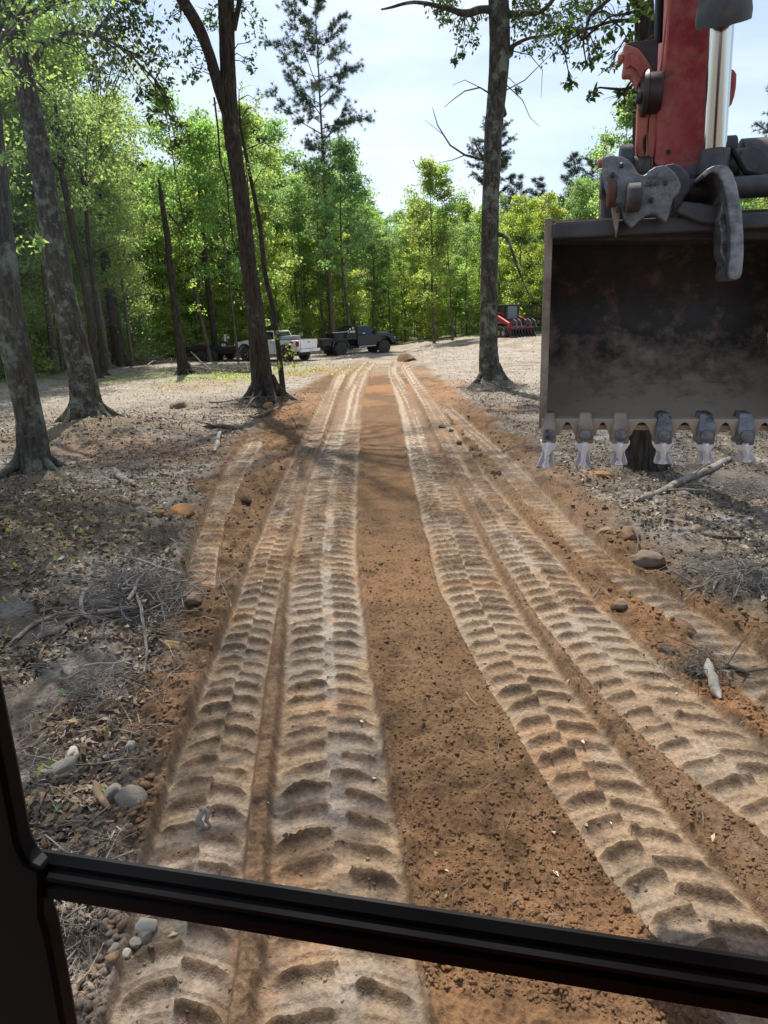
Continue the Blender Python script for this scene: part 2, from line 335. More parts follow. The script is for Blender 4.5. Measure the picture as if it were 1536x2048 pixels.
    # brown seams of loose soil between neighbouring strips
    for (ka, kb, wd) in (('A', 'B', .06), ('C', 'D', .075)):
        Ra, Rb = STRW[ka], STRW[kb]
        c = (np.interp(Y, Ra[:, 0], Ra[:, 1]+Ra[:, 2])+np.interp(Y, Rb[:, 0], Rb[:, 1]-Rb[:, 2]))/2
        s_ = np.exp(-((X-c+.03*(n2-.5))/wd)**2)*(1-ss(20, 26, Y))
        z = z+s_*(.022+.025*(fbm(X, Y, .06, 51, 3)-.4))
        if want_col: C = mixc(C, np.array([.17, .105, .06])*(.6+.8*fbm(X, Y, .04, 52, 3))[..., None], np.clip(s_*1.2, 0, 1)*.9)
    if want_col: return z, C
    return z
STRE = {k: (R[0, 0], R[-1, 0]) for k, R in STRW.items()}; STRW = {k: smooth_rows(R) for k, R in STRW.items()}
EDGE_P = [(-300, 30), (0, 36), (150, 42), (300, 50), (450, 53), (640, 60), (800, 68), (950, 66), (1080, 66), (1300, 60), (1700, 50)]
_ex = [];
for p_, y_ in EDGE_P:
    d_ = ray(p_, 640); _ex.append((d_[0]/d_[1]*y_, y_))
_ex = np.array(_ex)
def edgeY(X): return np.interp(X, _ex[:, 0], _ex[:, 1])

def make_ground():
    rr = np.concatenate([np.linspace(.3, 1.55, 12), np.geomspace(1.6, 62, 1060), np.geomspace(63, 700, 45)])
    aa = np.radians(np.concatenate([np.linspace(-180, -44, 36), np.arange(-42, 42.01, .125), np.linspace(44, 176, 34)]))
    Rg, Ag = np.meshgrid(rr, aa, indexing='ij'); X = Rg*np.sin(Ag); Y = Rg*np.cos(Ag)
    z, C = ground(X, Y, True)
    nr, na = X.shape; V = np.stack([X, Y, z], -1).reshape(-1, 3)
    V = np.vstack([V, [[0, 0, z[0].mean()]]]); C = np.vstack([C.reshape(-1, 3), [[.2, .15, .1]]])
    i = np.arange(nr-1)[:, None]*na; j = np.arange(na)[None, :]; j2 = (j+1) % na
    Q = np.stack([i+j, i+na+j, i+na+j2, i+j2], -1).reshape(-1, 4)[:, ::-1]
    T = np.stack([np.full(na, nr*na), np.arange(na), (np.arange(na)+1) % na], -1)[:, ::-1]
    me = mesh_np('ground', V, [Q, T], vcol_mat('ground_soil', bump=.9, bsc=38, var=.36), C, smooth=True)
    o = link('ground', me, kind='structure', label='rutted clay and sandy soil of the cleared track and forest floor')
    return o
make_ground()
def gz(x, y): return float(ground(np.array([x]), np.array([y]))[0])

# ------------------------------------------------------------------ trees
def unit(v): return v/np.maximum(np.linalg.norm(v, axis=-1, keepdims=True), 1e-9)
def leafmesh(name, P, size, m, rng, wid=.5, up=.5, clump=None, droop=0.0):
    """one folded four-cornered leaf at each place of P"""
    n = len(P); P = np.asarray(P)
    nrm = unit(rng.normal(size=(n, 3))+np.array([0, 0, up])); a = unit(np.cross(nrm, rng.normal(size=(n, 3))))
    a = unit(a+np.array([0, 0, -droop])); b = unit(np.cross(nrm, a))
    s = (size*(.6+.8*rng.random(n)))[:, None]
    V = np.empty((n, 4, 3)); V[:, 0] = P; V[:, 2] = P+a*s; V[:, 1] = P+a*s*.45+b*s*wid*.5+nrm*s*.08; V[:, 3] = P+a*s*.45-b*s*wid*.5+nrm*s*.08
    F = np.arange(n*4).reshape(n, 4)
    c = np.zeros((n, 4, 3)); r = rng.random(n)*.6+.2 if clump is None else np.clip(clump*.7+rng.random(n)*.3, 0, 1)
    c[:, :, 0] = r[:, None]; c[:, :, 1] = rng.random(n)[:, None]
    return mesh_np(name, V.reshape(-1, 3), F, m, c.reshape(-1, 3))
def curve_pts(p, d, length, n, rnd, up=0.0, wig=.15):
    pts = [Vector(p)]; d = Vector(d).normalized()
    for i in range(n):
        d = (d+Vector((rnd.gauss(0, wig), rnd.gauss(0, wig), rnd.gauss(0, wig)+up))).normalized(); pts.append(pts[-1]+d*(length/n))
    return pts
def gen_tree(h, r0, base, spread, nleaf, lsize, seed, lm, asc=.7, limbs=16, cl=.5, name='tree', lean=.02, bm=None, top=True):
    rnd = random.Random(seed); rng = np.random.default_rng(seed); mb = MB(); tips = []
    tr = curve_pts((0, 0, -.2), (rnd.gauss(0, lean), rnd.gauss(0, lean), 1), h, 10, rnd, up=.15, wig=.035)
    mb.tube(tr, [r0*(1.25 if i == 0 else 1)*(1-i/10.6) for i in range(11)], 7)
    def along(t):
        f = t*10; i = min(int(f), 9); return tr[i].lerp(tr[i+1], f-i)
    for k in range(limbs):
        t = base+(1-base)*((k+rnd.random()*.8)/limbs)**.9; t = min(t, .98)
        az = k*2.4+rnd.gauss(0, .4); prof = math.sin(PI*min(1, (t-base)/(1-base)*.75+.22))**.8
        ln = spread*(.45+.75*rnd.random())*prof; el = asc*(.6+.6*rnd.random())
        L1 = curve_pts(along(t), (math.cos(az)*math.cos(el), math.sin(az)*math.cos(el), math.sin(el)), ln, 4, rnd, up=.08)
        rr = r0*(1-t)*.5+.012; mb.tube(L1, [rr*(1-i/4.6) for i in range(5)], 4, False)
        for q in range(4):
            s = L1[1+q % 4] if q < 3 else L1[4]; a2 = az+rnd.gauss(0, .9)
            L2 = curve_pts(s, (math.cos(a2), math.sin(a2), rnd.uniform(-.2, .7)), ln*.42+.2, 2, rnd); mb.tube(L2, [.018, .012, .006], 3, False)
            tips += [L2[1], L2[2]]
        tips.append(L1[3])
    if top: tips += [along(.97), along(1.0)]
    T = np.array([tuple(t) for t in tips]); pick = rng.integers(0, len(T), nleaf); cv = rng.random(len(T))
    w = cl*(.5+.9*rng.random(len(T)))
    P = T[pick]+rng.normal(size=(nleaf, 3))*w[pick][:, None]*np.array([1, 1, .6])*.62
    return mb.mesh(name+'_trunk', bm or BARK_FAR, 60), leafmesh(name+'_crown', P, lsize, lm, rng, wid=.62, clump=cv[pick])
def gen_pine(h, r0, base, spread, tuft, seed, young=False):
    rnd = random.Random(seed); rng = np.random.default_rng(seed); mb = MB(); T = []; D = []
    tr = curve_pts((0, 0, -.2), (0, 0, 1), h, 8, rnd, up=.2, wig=.015)
    mb.tube(tr, [r0*(1-i/8.6) for i in range(9)], 7)
    nb = 32 if not young else 34
    for k in range(nb):
        f_ = (k+rnd.random()*.7)/nb; t = min(base+(1-base)*f_, .985); i = min(int(t*8), 7); p = tr[i].lerp(tr[i+1], t*8-i); az = k*2.39+rnd.gauss(0, .3)
        pr = (1-f_)**.75 if young else math.sin(PI*(f_*.80+.16))**.9
        ln = spread*pr*(.6+.6*rnd.random())+.25; el = (.25 if not young else .45)+.5*f_*rnd.random()
        B = curve_pts(p, (math.cos(az)*math.cos(el), math.sin(az)*math.cos(el), math.sin(el)), ln, 5, rnd, up=.05, wig=.12)
        mb.tube(B, [(.055*(1-f_)+.018)*(1-j/5.5) for j in range(6)], 4, False)
        for q in range(int(8+ln*6.5)):
            s = B[min(5, 2+q % 4)]; a2 = az+rnd.gauss(0, .8)
            C = curve_pts(s, (math.cos(a2), math.sin(a2), rnd.uniform(-.15, .7)), .25+ln*.28*rnd.random(), 2, rnd); mb.tube(C, [.016, .012, .008], 3, False)
            T += [C[2], C[1]]; dd = (C[2]-C[0]).normalized(); D += [dd, dd]
        T.append(B[5]); D.append((B[5]-B[4]).normalized())
    T = np.array([tuple(t) for t in T]); D = np.array([tuple(d) for d in D]); k = tuft; n = len(T)*k
    P = np.repeat(T, k, 0)+rng.normal(size=(n, 3))*.04; d = unit(np.repeat(D, k, 0)*.75+rng.normal(size=(n, 3))*.62); s = (.24+.18*rng.random(n))[:, None]
    b = unit(np.cross(d, rng.normal(size=(n, 3))))
    V = np.stack([P-b*.015, P+b*.015, P+d*s], 1); c = np.zeros((n, 3, 3)); c[:, :, 0] = (rng.random(n)*.8)[:, None]; c[:, :, 1] = rng.random(n)[:, None]
    return mb.mesh('pine_trunk', BARK_PINE, 60), mesh_np('pine_crown', V.reshape(-1, 3), np.arange(n*3).reshape(n, 3), NEEDLE, c.reshape(-1, 3))

PROTO = {}
def proto(key, maker, h): PROTO[key] = (maker, h)
PROTO['d1'] = (gen_tree(15, .13, .22, 2.5, 9000, .19, 1, LEAF_A), 15)
PROTO['d2'] = (gen_tree(15, .11, .15, 2.2, 9000, .18, 2, LEAF_B, asc=.8), 15)
PROTO['d3'] = (gen_tree(15, .16, .35, 3.0, 9500, .19, 3, LEAF_C, asc=.5), 15)
PROTO['d4'] = (gen_tree(15, .10, .30, 2.0, 7000, .18, 4, LEAF_A, asc=1.0), 15)
PROTO['d5'] = (gen_tree(15, .15, .10, 3.3, 10000, .20, 5, LEAF_B, asc=.45, limbs=20), 15)
PROTO['d6'] = (gen_tree(15, .12, .40, 2.4, 7000, .17, 6, LEAF_A, asc=.6, lean=.08), 15)
PROTO['t1'] = (gen_tree(15, .12, .72, 1.7, 2600, .18, 7, LEAF_C, limbs=9), 15)
PROTO['s1'] = (gen_tree(4, .03, .05, 1.3, 4200, .12, 8, LEAF_B, limbs=14, cl=.42, bm=BARK_DARK), 4)
PROTO['s2'] = (gen_tree(4, .03, .03, 1.6, 4200, .12, 9, LEAF_A, asc=.4, limbs=14, cl=.42, bm=BARK_DARK), 4)
PROTO['n1'] = (gen_tree(14, .15, .28, 3.0, 15000, .135, 12, LEAF_A, asc=.55, limbs=24, cl=.55), 14)
PROTO['n2'] = (gen_tree(14, .13, .18, 2.7, 15000, .13, 13, LEAF_C, asc=.6, limbs=24, cl=.55), 14)
PROTO['p1'] = (gen_pine(26, .26, .50, 4.4, 24, 21), 26)
PROTO['p2'] = (gen_pine(24, .20, .66, 2.6, 18, 22), 24)
PROTO['py'] = (gen_pine(14, .13, .22, 2.4, 13, 23, young=True), 14)
def place_tree(key, x, y, h, rz, name, label, cat='tree', group=None, wide=1.0):
    (tm, cm), h0 = PROTO[key]; s = h/h0
    o = empty(name, (x, y, float(terrain(x, y))-.05), rz, label=label, cat=cat, group=group); o.scale = (s*wide, s*wide, s)
    stem = 'stem' if cat == 'shrub' else 'trunk'
    link(stem, tm, o); link('crown' if cat != 'shrub' else 'foliage', cm, o); return o
def pxy(px, Y):
    d = ray(px, 640); return d[0]/d[1]*Y
def h_for(px, ytop, Y):
    """height of a tree at distance Y whose top shows at ytop"""
    return at(px, ytop, Y).z-float(terrain(pxy(px, Y), Y))
# --- trees that can be told apart
place_tree('p1', pxy(664, 60), 60, h_for(622, -12, 60), 1.0, 'pine_tree', 'tallest pine with open grey crown standing alone above the woods behind the pickups', 'tree', wide=.90)
place_tree('p2', pxy(985, 72), 72, h_for(945, 240, 72), .3, 'pine_tree', 'slim pine top rising just left of the thick trunk right of the road')
place_tree('py', pxy(1128, 70), 70, h_for(1122, 305, 70), .8, 'pine_tree', 'taller pointed young pine left above the excavator bucket corner')
place_tree('py', pxy(1070, 80), 80, h_for(1068, 350, 80), 2.8, 'pine_tree', 'shorter pointed young pine behind the yellow green trees by the bucket')
place_tree('py', pxy(1031, 84), 84, h_for(1030, 345, 84), 4.8, 'pine_tree', 'small spire shaped pine just right of the thick roadside trunk')
place_tree('p2', pxy(1530, 48), 48, h_for(1520, 140, 48), 2.1, 'pine_tree', 'thin pine at the right picture edge beyond the dark hydraulic pins')
place_tree('p2', pxy(1180, 78), 78, h_for(1175, 300, 78), 3.6, 'pine_tree', 'round topped pine right behind the coupler above the bucket')
place_tree('d1', pxy(1225, 58), 58, h_for(1215, 175, 58), .2, 'broadleaf_tree', 'tall airy pale green tree showing left of the red arm above the coupler', wide=.95)
place_tree('d5', pxy(1035, 62), 62, h_for(1030, 392, 62), .6, 'broadleaf_tree', 'bright yellow green tree right beside the thick roadside trunk behind the red loader', wide=1.0)
place_tree('d5', pxy(1085, 64), 64, h_for(1080, 385, 64), 3.1, 'broadleaf_tree', 'bright yellow green tree behind the left edge of the bucket', wide=1.0)
place_tree('d1', pxy(868, 60), 60, h_for(862, 318, 60), 3.9, 'broadleaf_tree', 'tree with open forked crown standing highest between road end and thick trunk')
place_tree('d4', pxy(905, 61), 61, h_for(905, 330, 61), 1.4, 'broadleaf_tree', 'narrow tall tree left of the thick roadside trunk beyond the clearing')
place_tree('d3', pxy(700, 56), 56, h_for(700, 285, 56), 2.2, 'broadleaf_tree', 'full dark green tree right of the tall pine above the black truck')
place_tree('d6', pxy(415, 47), 47, h_for(400, 175, 47), 5.1, 'broadleaf_tree', 'tall hazy tree standing behind the leaning broken snag')
place_tree('d1', pxy(520, 49), 49, h_for(520, 205, 49), 4.4, 'broadleaf_tree', 'tall hazy tree behind the forked trunk above the white pickup')
place_tree('d4', pxy(470, 46), 46, h_for(450, 240, 46), .9, 'broadleaf_tree', 'slim tree above the front of the white pickup')
NL = [(-60, 27, 17, 'n1'), (10, 34, 18, 'n2'), (95, 38, 20, 'n1'), (142, 42, 18, 'n2'), (205, 41, 17, 'n1'), (-150, 30, 18, 'n2'), (-20, 40, 19, 'n1'), (60, 44, 20, 'n2'), (255, 44, 11, 'n1'), (175, 46, 19, 'n1')]
LB = ['broad green tree at the far left edge behind the nearest lichen covered trunk', 'dark green tree between the two nearest trunks on the left', 'dense tree whose branches fill the top left behind the second trunk',
      'tree with dark foliage right of the second large trunk on the left', 'tree standing just left of the blue sky gap', 'tree mostly outside the left picture edge', 'tall tree behind the nearest trunk at the far left',
      'tree deep behind the second trunk on the left', 'low rounded tree below the sky gap left of the broken snag', 'tall tree behind the pair of thin trunks on the left']
for i, (px, Y, h, k) in enumerate(NL):
    place_tree(k, pxy(px, Y), Y, h, i*1.7, 'broadleaf_tree', LB[i])
ZN = [(-1e9, 'behind the nearest trunk'), (90, 'behind the second large trunk'), (210, 'left of the snag'), (380, 'behind the trailer'), (520, 'behind the white pickup'), (640, 'behind the dark flatbed truck'), (790, 'beyond the track end'), (960, 'behind the red loader'), (1090, 'behind the bucket'), (1540, 'at the far right')]
def zone(px): return [z for p, z in ZN if p <= px][-1]
# --- the wall of woods: alike trees in rows
TOP = np.array([(-600, 100), (-100, 90), (0, 110), (220, 200), (262, 310), (330, 325), (390, 260), (450, 250), (545, 230), (590, 300), (700, 300), (740, 405), (800, 435), (850, 400), (960, 400), (1100, 400), (1160, 330), (1230, 300), (1320, 350), (1536, 320), (2200, 200)])
rnd = random.Random(5); cnt = 0
G1 = 'young broadleaf trees along the edge of the woods'; G2 = 'trees further back in the woods'; G3 = 'bare tall stems inside the woods'
X1 = -60
for row, (off, n, lo, hi) in enumerate([(1.5, 46, .55, .98), (7, 46, .70, 1.0), (14, 44, .75, 1.02), (24, 42, .8, 1.05), (38, 40, .85, 1.08)]):
    for i in range(n):
        px = -260+(2050+260)*(i+rnd.random())/n
        Yb = float(np.interp(px, [p for p, y in EDGE_P], [y for p, y in EDGE_P]))
        Y = Yb+off+rnd.uniform(-2.5, 2.5); x = pxy(px, Y); yt = float(np.interp(px, TOP[:, 0], TOP[:, 1]))
        h = max(5.5, h_for(px, yt, Y)*rnd.uniform(lo, hi)); h = min(h, 26)
        key = rnd.choice(['d1', 'd2', 'd3', 'd4', 'd6', 'd5'] if row < 2 else ['d1', 'd3', 'd3', 'd2', 't1', 'p2'])
        nm = 'pine_tree' if key == 'p2' else 'broadleaf_tree'
        if row < 2: place_tree(key, x, Y, h, rnd.uniform(0, 6.28), nm, 'slender green tree in the front of the woods '+zone(px), group=G1+' '+zone(px), wide=rnd.uniform(.8, 1.15)*(1.15 if h < 12 else .9))
        else: place_tree(key, x, Y, h, rnd.uniform(0, 6.28), nm, 'green tree deeper in the woods '+zone(px), group=G2+' '+zone(px), wide=rnd.uniform(.9, 1.3))
for i in range(60):
    px = -50+1250*(i+rnd.random())/60; Yb = float(np.interp(px, [p for p, y in EDGE_P], [y for p, y in EDGE_P])); Y = Yb+rnd.uniform(0, 12)
    yt = float(np.interp(px, TOP[:, 0], TOP[:, 1])); h = min(17, max(7, h_for(px, yt, Y)*rnd.uniform(.7, .95)))
    place_tree('t1', pxy(px, Y), Y, h, rnd.uniform(0, 6.28), 'thin_tree', 'thin dark stem with small high crown '+zone(px), group=G3+' '+zone(px), wide=rnd.uniform(.8, 1.3))
for i in range(120):
    px = -200+1950*(i+rnd.random())/120; Yb = float(np.interp(px, [p for p, y in EDGE_P], [y for p, y in EDGE_P])); Y = Yb+rnd.uniform(-1.5, 5.0)+(2 if 380 < px < 820 else 0)
    if abs(px-1040) < 50: Y = max(Y, 64)
    place_tree(rnd.choice(['s1', 's2']), pxy(px, Y), Y, rnd.uniform(1.6, 4.6), rnd.uniform(0, 6.28), 'shrub', 'leafy green shrub at the foot of the woods '+zone(px), 'shrub', group='shrubs at the foot of the woods '+zone(px), wide=rnd.uniform(.9, 1.4))

for i in range(64):
    px = -260+(1560+260)*(i+rnd.random())/64; Yb = float(np.interp(px, [p for p, y in EDGE_P], [y for p, y in EDGE_P])); Y = Yb+rnd.choice([4, 9, 16, 26])+rnd.uniform(-2, 2)
    place_tree(rnd.choice(['d5', 'n2', 'n1']), pxy(px, Y), Y, rnd.uniform(6, 9.5), rnd.uniform(0, 6.28), 'broadleaf_tree', 'low leafy young tree between taller stems '+zone(px), group='low young trees '+zone(px), wide=rnd.uniform(1.0, 1.6))
# far woods that read as one mass
nf = 70000; ang = RNG.uniform(-.75, .80, nf); Rf = 118+RNG.random(nf)*26; hf = 13+5*fbm(ang*40, ang*0, 1., 5, 3); zf = RNG.random(nf)**.9*hf*1.15
link('far_woods', leafmesh('far_woods', np.stack([Rf*np.sin(ang), Rf*np.cos(ang), zf], -1), .85, LEAF_C, RNG, wid=.8), kind='stuff', label='dense far woods closing the gaps between the stems')
# --- the near trees, traced
def trunk_np(pts, rad, n=20, step=.13, amp=.07, seed=0, sq=0):
    pts = np.array([tuple(p) for p in pts]); rad = np.array(rad); s = np.concatenate([[0], np.cumsum(np.linalg.norm(np.diff(pts, axis=0), axis=1))])
    m = max(int(s[-1]/step), 3); t = np.linspace(0, s[-1], m)
    P = np.stack([np.interp(t, s, pts[:, k]) for k in range(3)], -1); Rr = np.interp(t, s, rad)
    k = 7; ker = np.ones(k)/k
    if m > 20:
        for c in range(3):
            pad = np.concatenate([2*P[0, c]-P[k:0:-1, c], P[:, c], 2*P[-1, c]-P[-2:-k-2:-1, c]]); P[:, c] = np.convolve(pad, ker, 'same')[k:-k]
    a = np.arange(n)/n*2*PI; A, Tt = np.meshgrid(a, t)
    q = 1+.06*(np.abs(fbm(A*5.5+1.2*fbm(Tt*1.1, A*0, .5, seed, 2), Tt*1.3, .42, seed+4, 3)-.5)*2-.25)+amp*((fbm(A*3.3+seed*9, Tt*1.2+seed, 1., seed, 3)-.5)*2)+amp*.8*np.abs(np.sin(A*4+3*fbm(Tt, A*0+seed, .8, 3, 2)))
    ax = unit(np.gradient(P, axis=0)); U = unit(np.cross(ax, np.array([[0.2, 1.0, .1]]))); W = np.cross(ax, U)
    V = P[:, None]+(U[:, None]*np.cos(A)[..., None]+W[:, None]*np.sin(A)[..., None])*(Rr[:, None]*q)[..., None]
    i = np.arange(m-1)[:, None]*n; j = np.arange(n)[None]; j2 = (j+1) % n
    F = np.stack([i+j, i+j2, i+n+j2, i+n+j], -1).reshape(-1, 4)
    return V.reshape(-1, 3), F
def merge(parts):
    V = []; F = {3: [], 4: []}; o = 0
    for v, f in parts:
        V.append(np.asarray(v, float)); f = np.asarray(f); F[f.shape[1]].append(f+o); o += len(v)
    return np.vstack(V), [np.vstack(F[k]) for k in (4, 3) if F[k]]
def tube_np(pts, rad, n=5):
    mb = MB().tube(pts, rad, n, False); return np.array([tuple(v) for v in mb.v]), np.array(mb.f)
def near_tree(name, label, trace, Y, bm, lm, clusters, high, nhigh, lsize, seed, limbs=(), flare=6, lpc=1.0, bare=0, extra=None):
    rnd = random.Random(seed); rng = np.random.default_rng(seed)
    bx, by = gp(trace[0][0], trace[0][1]); by = Y; bx = at(trace[0][0], trace[0][1], Y).x; bz = gz(bx, by)
    org = Vector((bx, by, bz)); o = empty(name, org, label=label, cat='tree')
    W = [at(x, y, Y) for x, y, r in trace]; W[0].z = bz-.25; R_ = [r*pxm(x, y, Y) for x, y, r in trace]
    parts = [trunk_np([w-org for w in W], R_, 44, .075, .05, seed)]
    for k in range(flare):
        a = k*2*PI/flare+rnd.uniform(-.3, .3); d = Vector((math.cos(a), math.sin(a), 0)); rb = R_[1]; L_ = rb*rnd.uniform(1.3, 2.3)
        zb = bz-org.z; c0 = Vector((W[0].x-org.x, W[0].y-org.y, zb))
        pts = [c0+d*rb*.45+Vector((0, 0, rb*2.0)), c0+d*rb*.85+Vector((0, 0, rb*.85)), c0+d*(rb+L_*.4)+Vector((0, 0, rb*.22)), c0+d*(rb+L_)+Vector((0, 0, -.12))]
        parts.append(trunk_np(pts, [rb*.35, rb*.42, rb*.27, rb*.08], 10, .06, .12, seed+k))
    tips = []
    LP_ = []
    for lt in limbs:
        pts = [at(x, y, Y+dy)-org for x, y, r, dy in lt]; rr = [r*pxm(x, y, Y) for x, y, r, dy in lt]
        parts.append(trunk_np(pts, rr, 9, .10, .10, seed+3)); LP_ += pts
    anchors = [w-org for w in W[2:]]+LP_
    for (cx, cy, cr) in clusters:
        c = at(cx, cy, Y+rnd.uniform(-1.2, 1.2))-org; r = cr*pxm(cx, cy, Y); tips.append((c, r, int(lpc*max(16, 420*r*r))))
        a = min(anchors, key=lambda q: (q-c).length); mid = a.lerp(c, .5)+Vector((0, 0, .15*(a-c).length)); ln = (a-c).length
        parts.append(tube_np([a, mid, c], [.012+.010*ln, .008+.005*ln, .006], 5))
        for q in range(7):
            e = c+Vector((rnd.gauss(0, r), rnd.gauss(0, r), rnd.gauss(0, r*.7)))*.8; parts.append(tube_np([mid.lerp(c, rnd.uniform(.4, 1)), c.lerp(e, .5)+Vector((0, 0, .04)), e], [.007, .005, .002], 3))
    topc = W[-1]-org; zl, zh, rad = high
    for k in range(nhigh):
        z = zl+(zh-zl)*rnd.random(); a = rnd.uniform(0, 2*PI); rr = rad*math.sqrt(rnd.random())*(1-.45*abs((z-(zl+zh)/2)/((zh-zl)/2))**2)
        ti = min(range(len(W)), key=lambda i: abs(W[i].z-org.z-z+1.5)); a0 = W[ti]-org
        c = Vector((a0.x+math.cos(a)*rr, a0.y+math.sin(a)*rr, z)); r = rnd.uniform(.5, 1.1); tips.append((c, r, int(110*r*r)+20))
        parts.append(tube_np([a0, a0.lerp(c, .55)+Vector((0, 0, .2)), c], [.045, .03, .01], 4))
        for q in range(3):
            e = c+Vector((rnd.gauss(0, r), rnd.gauss(0, r), rnd.gauss(0, r*.7))); parts.append(tube_np([a0.lerp(c, .7), e], [.015, .004], 3))
    for k in range(bare):
        pass
    if extra: parts += [tube_np([at(x, y, Y+dy)-org for x, y, dy in e], np.linspace(w0, w1, len(e)), 5) for e, w0, w1 in extra]
    V, F = merge(parts); link('trunk', mesh_np(name+'_trunk', V, F, bm, smooth=True), o)
    if tips:
        P = []; cv = []
        for c, r, n in tips:
            sub = rng.normal(size=(max(4, n//9), 3))*r*.62*np.array([1, 1, .75]); q = sub[rng.integers(0, len(sub), n)]+rng.normal(size=(n, 3))*r*.26
            P.append(q+np.array(c)); cv.append(np.full(n, rng.random()))
        link('crown', leafmesh(name+'_crown', np.vstack(P), lsize, lm, rng, wid=.5, clump=np.concatenate(cv), droop=.5), o)
    return o
near_tree('oak_tree', 'nearest trunk at the left edge, spotted with green lichen', [(72, 965, 36), (66, 900, 29), (60, 834, 25), (47, 775, 25), (34, 717, 26), (18, 640, 26), (10, 550, 25), (-2, 450, 24), (-13, 320, 22), (-30, 120, 20), (-55, -200, 17), (-80, -500, 12), (-90, -700, 7)],
          12.15, BARK_GREY, LEAF_A, [(-10, 60, 60), (60, -20, 60), (20, 160, 30), (110, 10, 40), (160, -30, 50), (50, 60, 40), (-20, 240, 30), (230, -60, 45), (10, 380, 14), (30, 320, 22), (75, 480, 12), (15, 420, 20), (100, 90, 24)], (8.0, 16, 4.8), 80, .10, 31, lpc=3.2)
near_tree('oak_tree', 'second large trunk from the left leaning left, rising from a soil mound', [(176, 852, 38), (172, 800, 29), (165, 760, 26), (157, 717, 24), (139, 640, 24), (125, 590, 23), (111, 500, 22), (86, 350, 21), (57, 200, 21), (33, 100, 22), (20, 0, 22), (-8, -200, 18), (-30, -420, 12), (-40, -600, 6)],
          19.45, BARK_OAK, LEAF_OAK, [(180, 40, 55), (250, 45, 45), (290, 110, 26), (315, 170, 22), (330, 205, 18), (230, 120, 35), (350, 245, 13), (285, 185, 18), (340, 130, 20), (130, 60, 40), (200, 150, 30), (370, 275, 10), (315, 225, 14), (260, 15, 30), (120, 240, 14), (90, 230, 12), (60, 320, 12), (355, 290, 8)],
          (11.5, 21, 5.5), 80, .12, 32, lpc=3.4, limbs=[[(70, 120, 7, 0), (100, 75, 5, -.3), (140, 63, 4, -.8), (190, 66, 3, -1.2), (250, 100, 2, -1.5), (310, 160, 1.4, -1.5)], [(36, 60, 8, 0), (110, 0, 6, -1), (200, -30, 5, -2), (290, 10, 3, -2)]])
near_tree('forked_tree', 'forked dark trunk left of the road with a vine hanging beside it', [(532, 812, 34), (528, 790, 25), (524, 760, 21), (520, 717, 19.5), (510, 620, 17.5), (499, 550, 16), (489, 450, 14.5), (475, 350, 14.5), (463, 260, 15.5), (457, 180, 15), (455, 120, 15), (452, 0, 16), (448, -150, 14), (440, -350, 10), (436, -500, 5)],
          22.97, BARK_DARK, LEAF_OAK, [(360, 25, 20), (385, 95, 20), (400, 140, 18), (485, 10, 20), (512, 45, 18), (500, 85, 13), (370, 115, 12), (495, 120, 9), (420, 30, 20), (345, 35, 12), (385, 150, 10), (505, 140, 8), (430, 60, 16)],
          (13.5, 24, 5.2), 80, .12, 33, lpc=2.0, limbs=[[(461, 235, 14, 0), (443, 195, 11, -.1), (432, 155, 10.5, -.2), (418, 105, 10.5, -.3), (400, 60, 11, -.4), (378, 20, 11, -.5), (352, -20, 10, -.6), (300, -120, 8, -1), (260, -260, 5, -1.5)], [(467, 60, 6, 0), (478, 10, 5, -.2), (490, -80, 4, -.4)], [(372, 0, 7, -.5), (368, -60, 6, -.6)]],
          extra=[([(428, 195, -.2), (436, 260, -.5), (440, 320, -.6), (455, 370, -.5), (457, 420, -.6), (466, 480, -.5), (488, 545, -.5)], .03, .02), ([(447, 140, -.5), (443, 220, -.6), (452, 300, -.5)], .02, .015),
                 ([(507, 690, -.50), (510, 735, -.52), (512, 775, -.55), (516, 812, -.6)], .035, .05), ([(519, 690, -.5), (521, 740, -.52), (524, 780, -.55)], .03, .03)])
